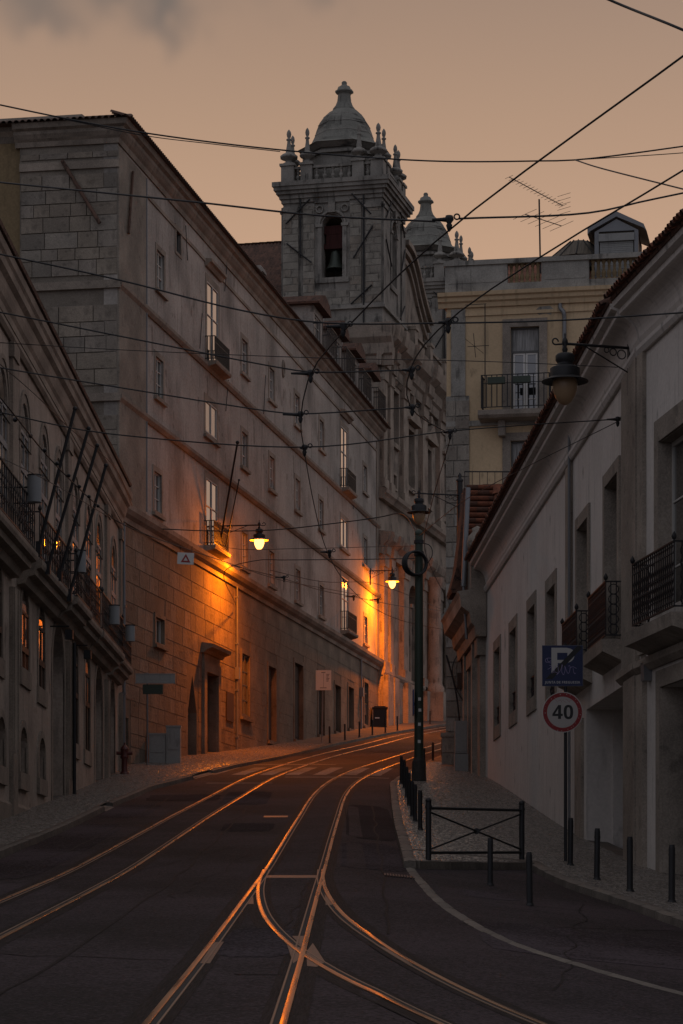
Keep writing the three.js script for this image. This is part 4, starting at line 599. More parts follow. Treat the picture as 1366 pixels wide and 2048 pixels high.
{
  const R = front(thing('white_house', 'long white plastered house with tiled eave and deep framed windows on the right', 'house'), 5.77, 48.3, .0246, -1);
  const u0 = -35.6, u1 = .05;
  const wins = [[-15.8, 7.0, 9.85], [-20.8, 7.45, 9.95], [-26.25, 7.5, 9.95], [-31.7, 7.5, 9.95]].map(([c, a, b]) => ({ u0: c - 1, u1: c + 1, v0: a, v1: b })), doors = [[-9.0, 7.15, 10.45], [-4.0, 7.15, 10.6]].map(([c, a, b]) => ({ u0: c - 1, u1: c + 1, v0: a, v1: b })), garage = { u0: -8.5, u1: -1.75, v0: 1.5, v1: 6.15 };
  obj('wall', wall([[u0, 1], [u1, 1], [u1, 13.3], [u0, 13.3]], [...wins, ...doors, garage], .6), M.white, R);
  obj('core_wall', [box(u0, -8.6, 1, 13.3, -10, -.62), box(-1.65, u1, 1, 13.3, -10, -.62), box(-8.6, -1.65, 6.2, 13.3, -10, -.62), box(-8.6, -1.65, 1, 6.2, -10, -5)], M.white, R);
  obj('passage_ceiling', box(-8.6, -1.65, 6.14, 6.24, -5, -.6), M.white, R); obj('passage_floor', box(-8.6, -1.65, 2.4, 2.75, -5, -.3), M.whiteTrim, R);
  obj('passage_wall', box(-8.62, -8.4, 1.2, 6.2, -5, -.6), M.white, R);
  for (const q of wins) { const s = .3; const w = obj('window', [box(q.u0 - s, q.u0, q.v0 - .4, q.v1 + .34, -.02, .03), box(q.u1, q.u1 + s, q.v0 - .4, q.v1 + .34, -.02, .03), box(q.u0, q.u1, q.v1, q.v1 + .34, -.02, .03), box(q.u0, q.u1, q.v0 - .4, q.v0, -.02, .04)], M.whiteTrim, R);
    obj('reveal', [box(q.u0 - .01, q.u0 + .02, q.v0, q.v1, -.55, 0), box(q.u1 - .02, q.u1 + .01, q.v0, q.v1, -.55, 0), box(q.u0 + .02, q.u1 - .02, q.v1 - .02, q.v1 + .01, -.55, 0)], M.whiteTrim, w);
    obj('sash', bars(q.u0 + .02, q.u1 - .02, q.v0, q.v1 - .02, -.36, { cols: 2, rows: 3 }), M.sash, w); panes(w, q.u0 + .05, q.u1 - .05, q.v0 + .03, q.v1 - .05, -.345, { cols: 2, rows: 3 });
    const r = [box(q.u0, q.u1, q.v0 + .62, q.v0 + .65, -.1, -.06)]; for (let i = 1; i < 10; i++) r.push(box(lerp(q.u0, q.u1, i / 10) - .012, lerp(q.u0, q.u1, i / 10) + .012, q.v0, q.v0 + .62, -.09, -.07)); for (let i = 0; i < 9; i++) r.push(uvm(new THREE.TorusGeometry(.07, .012, 4, 10).translate(lerp(q.u0, q.u1, (i + .5) / 9), q.v0 + .3, -.08))); obj('guard_rail', r, M.iron, w); }
  for (const q of doors) { const s = .28; const w = obj('window', [box(q.u0 - s, q.u0, q.v0, q.v1 + s, -.02, .05), box(q.u1, q.u1 + s, q.v0, q.v1 + s, -.02, .05), box(q.u0, q.u1, q.v1, q.v1 + s, -.02, .05)], M.whiteTrim, R);
    obj('reveal', [box(q.u0 - .01, q.u0 + .02, q.v0, q.v1, -.55, 0), box(q.u1 - .02, q.u1 + .01, q.v0, q.v1, -.55, 0), box(q.u0 + .02, q.u1 - .02, q.v1 - .02, q.v1 + .01, -.55, 0)], M.whiteTrim, w);
    obj('sash', bars(q.u0 + .02, q.u1 - .02, q.v0, q.v1 - .02, -.34, { cols: 2, rows: [.3, .72], f: .08 }), M.sash, w); panes(w, q.u0 + .05, q.u1 - .05, q.v0 + .03, q.v1 - .05, -.32, { cols: 2, rows: [.3, .72] });
    railing(R, q.u0 - .42, q.u1 + .42, q.v0 - .05, 1.2, .34, { step: .125, orn: 1, lattice: 1, mat: M.whiteTrim, slab: prof([[0, q.v0 - .5], [.16, q.v0 - .42], [.34, q.v0 - .34], [.42, q.v0 - .3], [.44, q.v0 - .05], [0, q.v0 - .05]], q.u0 - .6, q.u1 + .6) }); }
  obj('pilaster', [box(-12.3, -11.1, 6.3, 12.28, 0, .05)], M.whiteTrim, R);
  obj('pilaster', [box(-2.05, -.05, 6.4, 12.28, 0, .09)], M.whiteTrim, R); obj('pilaster', [box(-1.7, -.15, 1, 6.15, -.02, .1)], M.whiteTrim, R); obj('pilaster', box(-10.2, -8.95, 1, 6.0, -.02, .07), M.whiteTrim, R);
  obj('string_course', prof([[0, 6.15], [.06, 6.15], [.16, 6.25], [.16, 6.38], [0, 6.45]], -2.4, u1), M.whiteTrim, R);
  obj('downpipe', [bar([-11.0, 3.2, .1], [-11.0, 12.9, .1], .035, 8)], M.zinc, R);
  coveEave(R, u0 - .2, u1);
}
{
  const N = front(thing('white_house', 'nearer pale house at the right edge with a big wrought iron balcony', 'house'), 5.77, 48.3, .1206, -1);
  const u0 = .06, u1 = 24;
  const fw = [[2.6, 7.2, 10.35], [8.4, 7.2, 10.35], [14.2, 7.2, 10.35]].map(([c, a, b]) => ({ u0: c - 1.0, u1: c + 1.0, v0: a, v1: b })), gd = [[2.9, 2.0, 5.75], [8.5, 1.6, 5.6], [14, 1.2, 5.4]].map(([c, a, b]) => ({ u0: c - 1.15, u1: c + 1.15, v0: a, v1: b }));
  obj('wall', wall([[u0, -1], [u1, -1], [u1, 13.3], [u0, 13.3]], [...fw, ...gd], .6), M.white, N); obj('core_wall', box(u0, u1, -1, 13.3, -10, -.62), M.white, N);
  for (const q of fw) { const s = .32; const w = obj('window', [box(q.u0 - s, q.u0, q.v0, q.v1 + .42, -.02, .05), box(q.u1, q.u1 + s, q.v0, q.v1 + .42, -.02, .05), box(q.u0, q.u1, q.v1, q.v1 + .42, -.02, .05)], M.whiteTrim, N);
    obj('reveal', [box(q.u0 - .01, q.u0 + .02, q.v0, q.v1, -.5, 0), box(q.u1 - .02, q.u1 + .01, q.v0, q.v1, -.5, 0), box(q.u0 + .02, q.u1 - .02, q.v1 - .02, q.v1 + .01, -.5, 0)], M.whiteTrim, w);
    obj('sash', bars(q.u0 + .02, q.u1 - .02, q.v0, q.v1 - .02, -.26, { cols: 2, rows: [.25, .64], f: .09 }), M.sash, w); panes(w, q.u0 + .05, q.u1 - .05, q.v0 + .03, q.v1 - .05, -.24, { cols: 2, rows: [.25, .64] });
    railing(N, q.u0 - .35, q.u1 + .75, q.v0 - .35, 1.25, .46, { step: .155, orn: 1, lattice: 1, mat: M.whiteTrim, slab: prof([[0, q.v0 - .82], [.2, q.v0 - .74], [.4, q.v0 - .66], [.54, q.v0 - .62], [.56, q.v0 - .38], [0, q.v0 - .38]], q.u0 - .6, q.u1 + .95) }); }
  for (const q of gd) { const w = obj('doorway', [box(q.u0 - .3, q.u0, q.v0, q.v1 + .32, -.02, .06), box(q.u1, q.u1 + .3, q.v0, q.v1 + .32, -.02, .06), box(q.u0, q.u1, q.v1, q.v1 + .32, -.02, .06)], M.whiteTrim, N); obj('reveal', box(q.u0 - .01, q.u0 + .02, q.v0, q.v1, -.5, 0), M.whiteTrim, w); obj('reveal', box(q.u1 - .02, q.u1 + .01, q.v0, q.v1, -.5, 0), M.whiteTrim, w);
    obj('sash', bars(q.u0 + .02, q.u1 - .02, q.v0, q.v1, -.5, { cols: 2, rows: [.75], f: .1 }), M.sashDark, w); panes(w, q.u0 + .05, q.u1 - .05, q.v0 + .03, q.v1 - .03, -.48, { cols: 2, rows: [.75] }); }
  obj('string_course', prof([[0, 6.15], [.06, 6.15], [.16, 6.25], [.16, 6.38], [0, 6.45]], u0, u1), M.whiteTrim, N);
  obj('pilaster', [box(u0, .55, 1, 6.12, -.02, .1), box(u0, .5, 6.5, 12.28, -.02, .08)], M.whiteTrim, N);
  obj('alarm_box', [box(.7, .95, 5.95, 6.3, 0, .16)], M.zinc, N);
  coveEave(N, u0 + .1, u1);
}

// ---------------------------------------------------------------- portal house between the white house and the yellow one
{
  const R = front(thing('portal_house', 'small house with carved stone doorway and steep red tiled roof', 'house'), 4.97, 84.0, .0246, -1);
  const a = -8.6, b = -.05;
  obj('wall', wall([[a, 3], [b, 3], [b, 12.6], [a, 12.6]], [{ u0: -5.6, u1: -3.2, v0: 5.2, v1: 10.2 }], .6).translate(0, 0, .1), M.white, R); obj('core_wall', box(a, b, 3, 12.6, -8, -.52), M.white, R);
  const d = obj('doorway', [box(-6.1, -5.6, 5, 10.6, .05, .3), box(-3.2, -2.7, 5, 10.6, .05, .3), box(-6.1, -2.7, 10.2, 10.75, .05, .34), box(-6.5, -6.1, 5, 11.2, .05, .42), box(-2.7, -2.2, 5, 11.2, .05, .42)], M.whiteTrim, R); obj('door', box(-5.6, -3.2, 5.2, 10.2, -.4, -.3), M.wood, d);
  obj('pilaster', [box(-1.3, -.3, 5, 10.8, .05, .3), box(-1.4, -.2, 10.2, 10.8, .05, .4)], M.whiteTrim, R);
  obj('entablature', prof([[.1, 10.8], [.45, 10.8], [.5, 11.15], [.62, 11.25], [.68, 11.6], [.95, 11.8], [1.0, 12.15], [1.08, 12.3], [.1, 12.45]], a, b + .1), M.whiteTrim, R);
  obj('scroll_block', [box(-1.4, -.02, 12.4, 13.7, .1, .62), lathe([[.001, 0], [.3, .08], [.36, .3], [.3, .55], [.16, .7], [.2, .8], [.001, .9]], -.6, 13.7, .36, 12)], M.whiteTrim, R);
  const slant = (g) => { const p = g.attributes.position; for (let i = 0; i < p.count; i++) if (p.getX(i) > -1.61) p.setX(i, -1.6 - .26 * Math.max(0, p.getY(i) - 13.6)); g.computeVertexNormals(); return g; };
  const rf = obj('roof', [slant(prof([[1.15, 12.46], [1.2, 12.6], [1.0, 13.3], [.86, 14.4], [.76, 15.5], [.7, 16.15], [.0, 16.3], [-3.5, 16.35], [-3.5, 12.5]], -3.6, -1.6))], M.tileDark, R);
  const tg = uvm(new THREE.CylinderGeometry(.12, .12, .42, 8, 1, true, 0, Math.PI).rotateX(-Math.PI / 2).rotateY(0).rotateZ(0));
  for (let r = 0; r < 13; r++) for (let k = 0; k < 6; k++) { const o = new THREE.Mesh(tg, (r + k) % 3 ? M.tile : M.tileDark); o.name = 'roof_tile'; o.castShadow = o.receiveShadow = true; const t = r / 12; o.position.set(-1.6 - .052 * r, 13.8 + r * .2, lerp(.82, .6, t) - .2 - k * .4); o.rotation.set(0, 0, -1.15); rf.add(o); }
  const hg = uvm(new THREE.CylinderGeometry(.15, .21, .36, 10, 1, true, 0, Math.PI));
  for (let i = 0; i < 6; i++) { const o = new THREE.Mesh(hg, M.tile); o.name = 'hip_tile'; o.castShadow = o.receiveShadow = true; o.position.set(-1.72 - i * .07, 14.7 + i * .27, -.62 + i * .03); o.rotation.set(0, 0, .26); rf.add(o); }
  { const r = [box(-3.4, -3.36, 16.9, 16.94, -3.4, .6), box(-3.4, -3.36, 16.4, 16.43, -3.4, .6)]; for (let i = 0; i < 16; i++) r.push(box(-3.39, -3.37, 16.3, 16.9, -3.4 + i * .265, -3.38 + i * .265)); obj('roof_railing', r, M.iron, R); }
  obj('gutter_pipe', [bar([-1.0, 12.6, .8], [-1.3, 16.0, .62], .09, 8), bar([-.9, 10.8, .7], [-1.0, 12.6, .8], .05, 8)], M.zinc, R);
  obj('cable_bundle', [tube([[-7.9, 12, .5], [-7.8, 10, .3], [-8.0, 7.5, .25], [-8.1, 5.8, .22]], .05, 6, 20), tube([[-8.2, 11, .9], [-8.1, 9.6, .55], [-8.1, 7, .3]], .035, 6, 16)], M.iron, R);
}

// ---------------------------------------------------------------- yellow house facing down the street
{
  const Y = front(thing('yellow_house', 'tall yellow house with corner quoin, iron balcony and balustraded parapet', 'house'), 3.95, 94, .9816, -.191);
  const w1 = { u0: 2.42, u1: 3.5, v0: 20.3, v1: 23.4 }, w2 = { u0: 2.42, u1: 3.5, v0: 15.6, v1: 19.15 }, w3 = { u0: 7.4, u1: 8.5, v0: 20.3, v1: 23.4 };
  obj('wall', wall([[0, 4], [14, 4], [14, 24.2], [0, 24.2]], [w1, w2, w3], .5), M.yellow, Y); { const g = new THREE.ExtrudeGeometry(new THREE.Shape([[.02, .52], [14, .52], [14, 24], [-2.1, 24]].map((p) => new THREE.Vector2(...p))), { depth: 20.2, bevelEnabled: false }); g.rotateX(-Math.PI / 2); g.translate(0, 4, 0); const p = g.attributes.position; for (let i = 0; i < p.count; i++) p.setZ(i, p.getZ(i)); obj('core_wall', uvm(g), M.yellow, Y); }
  for (const q of [w1, w2, w3]) { const w = obj('window', [box(q.u0 - .3, q.u0, q.v0, q.v1 + .3, -.02, .05), box(q.u1, q.u1 + .3, q.v0, q.v1 + .3, -.02, .05), box(q.u0, q.u1, q.v1, q.v1 + .3, -.02, .05)], M.whiteTrim, Y);
    obj('transom_frame', [box(q.u0, q.u0 + .06, q.v0, q.v1, -.2, -.12), box(q.u1 - .06, q.u1, q.v0, q.v1, -.2, -.12), box(q.u0, q.u1, q.v1 - .06, q.v1, -.2, -.12), box(q.u0 + .06, q.u1 - .06, q.v1 - .95, q.v1 - .87, -.2, -.12)], M.sashDark, w);
    obj('blind', box(q.u0 + .06, q.u1 - .06, q.v1 - .87, q.v1 - .06, -.22, -.19), M.shutter, w);
    obj('sash', [...bars(q.u0 + .08, (q.u0 + q.u1) / 2 - .01, q.v0, q.v1 - .95, -.2, { cols: 1, rows: [.2, .6], f: .07 }), ...bars((q.u0 + q.u1) / 2 + .01, q.u1 - .08, q.v0, q.v1 - .95, -.2, { cols: 1, rows: [.2, .6], f: .07 })], M.white2, w);
    panes(w, q.u0 + .1, q.u1 - .1, q.v0 + .03, q.v1 - .98, -.185, { cols: 2, rows: [.2, .6] }); }
  railing(Y, 1.42, 3.95, 20.2, 1.3, .75, { step: .2, mid: 1, bt: .017, mat: M.whiteTrim, slab: [prof([[0, 19.85], [.75, 19.9], [.85, 20.0], [.85, 20.18], [0, 20.2]], 1.3, 4.1), box(2.0, 2.25, 19.3, 19.9, 0, .4), box(3.4, 3.65, 19.3, 19.9, 0, .4)] });
  for (const u of [2.0, 2.95]) obj('planter', [box(u - .32, u + .32, 21.12, 21.36, .78, 1.0)], M.ironGreen, Y);
  obj('string_course', box(0, 14, 19.75, 19.95, -.02, .07), M.grey, Y); obj('string_course', box(0, 14, 23.88, 24.0, -.02, .05), M.yellow, Y);
  obj('cornice', prof([[0, 24.2], [.08, 24.2], [.12, 24.36], [.2, 24.42], [.22, 24.55], [.3, 24.6], [.32, 24.74], [0, 24.8]], -.3, 14), M.yellow, Y);
  obj('cornice', profZ([[0, 24.2], [-.08, 24.2], [-.12, 24.36], [-.2, 24.42], [-.22, 24.55], [-.28, 24.6], [-.3, 24.74], [0, 24.8]], -14, .1), M.yellow, Y);
  // parapet: solid panels and open balusters
  obj('parapet_base', box(-.05, 14, 24.8, 25.05, -.3, .06), M.grey, Y); obj('parapet_rail', box(-.1, 14, 25.78, 25.96, -.34, .1), M.grey, Y);
  for (const [x, y] of [[-.05, 2.3], [3.58, 5.35], [8.2, 10]]) obj('parapet_panel', [box(x, y, 25.05, 25.78, -.26, .03), box(x + .12, y - .12, 25.12, 25.7, .03, .045)], M.grey, Y);
  for (const [x, y] of [[2.3, 3.58], [5.35, 8.2]]) for (let u = x + .14; u < y - .05; u += .2) obj('baluster', lathe([[.08, 0], [.08, .06], [.05, .1], [.085, .2], [.08, .28], [.04, .4], [.06, .52], [.04, .56], [.08, .66], [.08, .73]], u, 25.05, -.1, 8), M.ochre, Y);
  // corner: pilaster strip above, quoin blocks below, capital and plinth
  obj('corner_strip', box(.18, .72, 20.9, 24.15, -.02, .06), M.grey, Y); obj('corner_backing', box(-.02, .86, 4, 20.9, -3, .03), M.grey, Y);
  lay(Y, courses(-.03, .88, 8.3, 20.8, .5, .62, [{ u0: -1, u1: 2, v0: 12.3, v1: 12.95 }]), [M.stones[2], M.stones[0], M.stones[2], M.grey], .045, 100, (x, y) => [x, y, .03]);
  obj('capital', [box(-.1, .94, 12.3, 12.5, -.6, .12), box(-.18, 1.02, 12.5, 12.72, -.6, .2), box(-.08, .92, 12.72, 12.95, -.6, .1)], M.grey, Y);
  obj('plinth', [box(-.16, 1.0, 4, 8.1, -.8, .16), box(-.2, 1.04, 8.1, 8.26, -.8, .2)], M.stones[2], Y);
  lay(Y, courses(-.16, 1.0, 5.6, 8.08, .62, .9, []), [M.stones[2], M.grey], .03, 20, (x, y) => [x, y, .16]);
  obj('wall_plaque', box(.42, .78, 9.9, 10.5, .07, .12), M.wood, Y);
  obj('downpipe', [bar([4.45, 19.5, .12], [4.45, 23.6, .12], .08, 10), tube([[4.45, 23.6, .12], [4.42, 23.85, .16], [4.3, 24.0, .1], [4.28, 24.2, .0]], .08, 8, 10)], M.zinc, Y);
  const cable = obj('wall_cable', tube([[.72, 12.2, .12], [.55, 11.4, .2], [.25, 10.7, .2], [.4, 9.9, .18], [.8, 9.2, .12]], .018, 5, 20), M.iron, Y);
  // attic dormer with roller shutter, tiled roof, glazed lantern
  obj('roof', [prof([[-.4, 25.0], [-4.0, 26.9], [-13, 25]], .1, 14)], M.tile, Y);
  const dm = obj('dormer', [box(5.5, 7.05, 25.2, 27.15, -3.6, -1.2)], M.woodPale, Y);
  obj('dormer_roof', profZ([[5.2, 27.0], [5.3, 27.12], [6.28, 27.62], [7.3, 27.15], [7.42, 27.02], [7.3, 27.3], [6.28, 27.82], [5.2, 27.28]].reverse(), -3.8, -1.0), M.zinc, dm);
  obj('dormer_post', [box(5.46, 5.62, 25.2, 27.1, -1.2, -1.1), box(6.95, 7.1, 25.2, 27.1, -1.2, -1.1), profZ([[5.46, 27.1], [7.1, 27.1], [6.28, 27.55]], -1.2, -1.1)], M.zinc, dm);
  const sh = obj('roller_shutter', [box(5.62, 6.95, 26.72, 27.0, -1.2, -1.02)], M.cabinet, dm); for (let i = 0; i < 20; i++) obj('slat', box(5.66, 6.91, 25.35 + i * .068, 25.35 + i * .068 + .06, -1.18, -1.12 + .006 * (i % 2)), M.cabinet, sh);
  const ln = obj('roof_lantern', [box(3.9, 5.4, 26.0, 26.35, -3.2, -1.8)], M.iron, Y); obj('lantern_glazing', uvm(new THREE.CylinderGeometry(.35, 1.25, .75, 12, 1).translate(4.75, 26.74, -2.5)), M.woodPale, ln);
  for (let i = 0; i < 12; i++) { const a = i / 12 * 2 * Math.PI; obj('glazing_bar', bar([4.75 + 1.26 * Math.sin(a), 26.37, -2.5 + 1.26 * Math.cos(a)], [4.75 + .36 * Math.sin(a), 27.13, -2.5 + .36 * Math.cos(a)], .025, 4), M.iron, ln); }
  obj('patch_of_bare_render', profZ([[3.3, 23.95], [3.5, 23.82], [3.75, 23.86], [3.92, 23.8], [4.05, 24.0], [3.9, 24.14], [3.5, 24.12]].reverse(), -.01, .006), M.grey, Y);
}
{ // aerials on and before the yellow house
  const yagi = (name, label, parts) => { const t = thing(name, label, 'aerial'); parts(t); };
  yagi('tv_aerial', 'tall roof aerial mast with two combed antennas', (t) => {
    obj('mast', bar([7.6, 25.9, -95.5], [7.55, 28.75, -95.5], .035, 6), M.iron, t);
    const boom = (a, b, n, l, name) => { const g = [bar(a, b, .018, 5)]; for (let i = 0; i <= n; i++) { const k = i / n, p = [0, 1, 2].map((c) => lerp(a[c], b[c], k)); g.push(bar([p[0] - l * .5, p[1] - l * .22, p[2]], [p[0] + l * .5, p[1] + l * .22, p[2]], .008, 4)); } obj(name, g, M.iron, t); };
    boom([6.4, 29.6, -95.5], [8.45, 28.5, -95.5], 15, .3, 'upper_antenna'); boom([7.0, 28.15, -95.4], [8.4, 27.7, -95.4], 5, .9, 'lower_antenna');
    obj('reflector', [-1, -.5, 0, .5, 1].map((k) => bar([8.25, 28.5 + k * .35, -95.5], [8.75, 28.65 + k * .35, -95.5], .008, 4)), M.iron, t); });
  yagi('tv_aerial', 'thin old aerial rod against the yellow wall', (t) => { obj('mast', bar([5.35, 20.3, -93.2], [5.35, 24.2, -93.2], .02, 5), M.iron, t); obj('antenna', [bar([4.7, 22.6, -93.2], [5.5, 22.65, -93.2], .012, 4), bar([5.0, 22.2, -93.2], [4.92, 23.1, -93.2], .012, 4), bar([4.6, 24.15, -93.2], [5.4, 24.2, -93.2], .012, 4), bar([4.6, 22.9, -93.2], [5.3, 22.35, -93.2], .008, 4)], M.iron, t); });
}

// ---------------------------------------------------------------- street lamps on wall brackets
const globeLit = new THREE.MeshStandardMaterial({ color: lin(.6, .45, .25), roughness: .4, emissive: lin(1, .5, .14), emissiveIntensity: 3.2 });
const globeOff = new THREE.MeshPhysicalMaterial({ color: lin(.5, .34, .2), roughness: .35, transmission: .35, thickness: 0 });
function lamp(label, [x, y, d], [wx, wd], lit, s = 1) {        // [x, y, d]: the arm's end over the lamp; [wx, wd]: where the bracket meets the wall
  const t = thing('wall_lamp', label, 'street lamp', 'bracket street lamps'); place(t, x, y, d, Math.atan2(wd - d, wx - x)); const L = Math.hypot(wx - x, wd - d);
  obj('bracket', [bar([0, 0, 0], [L, 0, 0], .028, 8), box(L - .06, L, -.95 * s, .14, -.05, .05), bar([L - .05, -.5 * s, 0], [L * .3, -.02, 0], .014, 6), uvm(new THREE.TorusGeometry(.09 * s, .012, 5, 14).translate(L - .2, -.14 * s, 0)), uvm(new THREE.TorusGeometry(.07 * s, .012, 5, 14).translate(L - .38, -.1 * s, 0)), uvm(new THREE.TorusGeometry(.05 * s, .01, 5, 14).translate(L - .52, -.07 * s, 0)), uvm(new THREE.TorusGeometry(.06, .016, 5, 12, 4.6).translate(-.2, .03, 0)), bar([0, 0, 0], [-.2, -.03, 0], .018, 6)], M.iron, t);
  obj('finial', lathe([[.001, .22], [.02, .18], [.015, .13], [.05, .08], [.06, .02], [.03, -.06], [.06, -.12], [.02, -.2]], 0, 0, 0, 10), M.iron, t);
  obj('lamp_cap', lathe([[.001, -.17], [.15, -.2], [.19, -.24], [.19, -.34], [.155, -.38], [.15, -.43], [.26, -.47], [.3, -.5], [.3, -.66], [.31, -.69]].map(([r, h]) => [r * s, h * s]), 0, 0, 0, 20), M.iron, t);
  obj('lamp_shade', lathe([[.3, -.67], [.36, -.7], [.47, -.75], [.47, -.765], [.36, -.72], [.26, -.7]].map(([r, h]) => [r * s, h * s]), 0, 0, 0, 24), lit ? M.zinc : M.iron, t);
  obj('lamp_globe', lathe([[.23, -.71], [.25, -.8], [.245, -.92], [.2, -1.06], [.13, -1.17], [.06, -1.22], [.001, -1.235]].map(([r, h]) => [r * s, h * s]), 0, 0, 0, 20), lit ? globeLit : globeOff, t);
  if (lit) {                                                    // the mirror under the cap throws most of the light down
    const p = new THREE.PointLight(lin(1, .205, .002), lit * .22, 0, 2); p.position.set(0, -.95 * s, 0); p.castShadow = true; p.shadow.radius = 6; t.add(p);
    const q = new THREE.SpotLight(lin(1, .205, .002), lit, 0, 1.42, .7, 2); q.position.set(0, -.95 * s, 0); q.target.position.set(0, -6, 0); q.castShadow = true; q.shadow.radius = 6; t.add(q, q.target);
  }
  return t;
}
{
  const wall1 = onConvent(15.95, .02), out1 = onConvent(15.95, 1.72), wall2 = onConvent(53.9, .02), out2 = onConvent(53.9, 1.3);
  lamp('lit orange wall lamp above the convent portal', [out1[0], 17.6, out1[1]], wall1, 270, .84);
  lamp('lit orange wall lamp at the far convent corner by the church', [out2[0], 20.8, out2[1]], wall2, 330, .84);
  lamp('unlit black wall lamp on the near right house', [4.38, 12.7, 49], [5.72, 49.4], 0, .98);
  lamp('unlit wall lamp hanging before the top of the green post', [2.79, 16.6, 90], [4.3, 90.4], 0, .92);
  const pole = thing('bracket_pole', 'dark upright bracket pole on the corner of the tiled roof house', 'pole'); obj('pole', [bar([4.28, 14.0, -90.45], [4.28, 17.1, -90.45], .1, 8)], M.iron, pole); obj('finial', [lathe([[.12, 0], [.14, .06], [.05, .12], [.08, .2], [.001, .34]], 4.28, 17.1, -90.45, 10)], M.iron, pole);
}

// ---------------------------------------------------------------- tram post with its cable coil
{
  const x = 2.47, d = 79.8, g = G(x, d) + LIFT;
  const t = thing('tram_post', 'tall dark green tram wire post on the right pavement edge', 'post');
  obj('shaft', [cyl(.155, .125, 7.9, x, g, -d, 18)], M.ironGreen, t); obj('base_collar', [cyl(.24, .22, .62, x, g, -d, 18), cyl(.2, .165, .12, x, g + .62, -d, 18)], mat(.07, .065, .06, { roughness: .7, map: T.stone }), t);
  obj('clamp', [cyl(.16, .16, .14, x, 12.9, -d, 14), cyl(.16, .16, .1, x, 13.3, -d, 14)], M.iron, t);
  obj('cap', uvm(new THREE.SphereGeometry(.14, 12, 8).translate(x, g + 7.9, -d)), M.ironGreen, t);
  const st = [[.2, .012], [.75, .02], [1.2, .03], [1.55, .02]].map(([h, q], i) => box(x - .05 + q, x + .04 + q, g + 1 + h, g + 1.1 + h, -d + .14, -d + .156)); obj('sticker', st, M.white2, t);
  const c = thing('cable_coil', 'black coil of cable hung on the green tram post', 'cable coil'); for (let i = 0; i < 5; i++) obj('loop', uvm(new THREE.TorusGeometry(.36 + .02 * hash(i, 1, 1), .035, 6, 28).rotateY(.25 + .06 * i).translate(x - .16 + .02 * i, 12.62 + .02 * hash(i, 2, 2), -d + .26 + .035 * i)), M.iron, c);
  obj('tail', tube([[x, 13.3, -d + .2], [x + .35, 13.2, -d + .2], [x + .42, 12.9, -d + .2], [x + .2, 12.55, -d + .25]], .015, 5, 16), M.iron, c);
  const b = thing('street_sign', 'narrow blue sign seen edge on beside the green post', 'sign'); obj('plate', box(x - .2, x - .16, g + 2.1, g + 2.9, -d - .3, -d + .3), mat(.02, .05, .16, { roughness: .5 }), b); obj('clip', box(x - .17, x, g + 2.4, g + 2.5, -d - .03, -d + .03), M.iron, b);
}

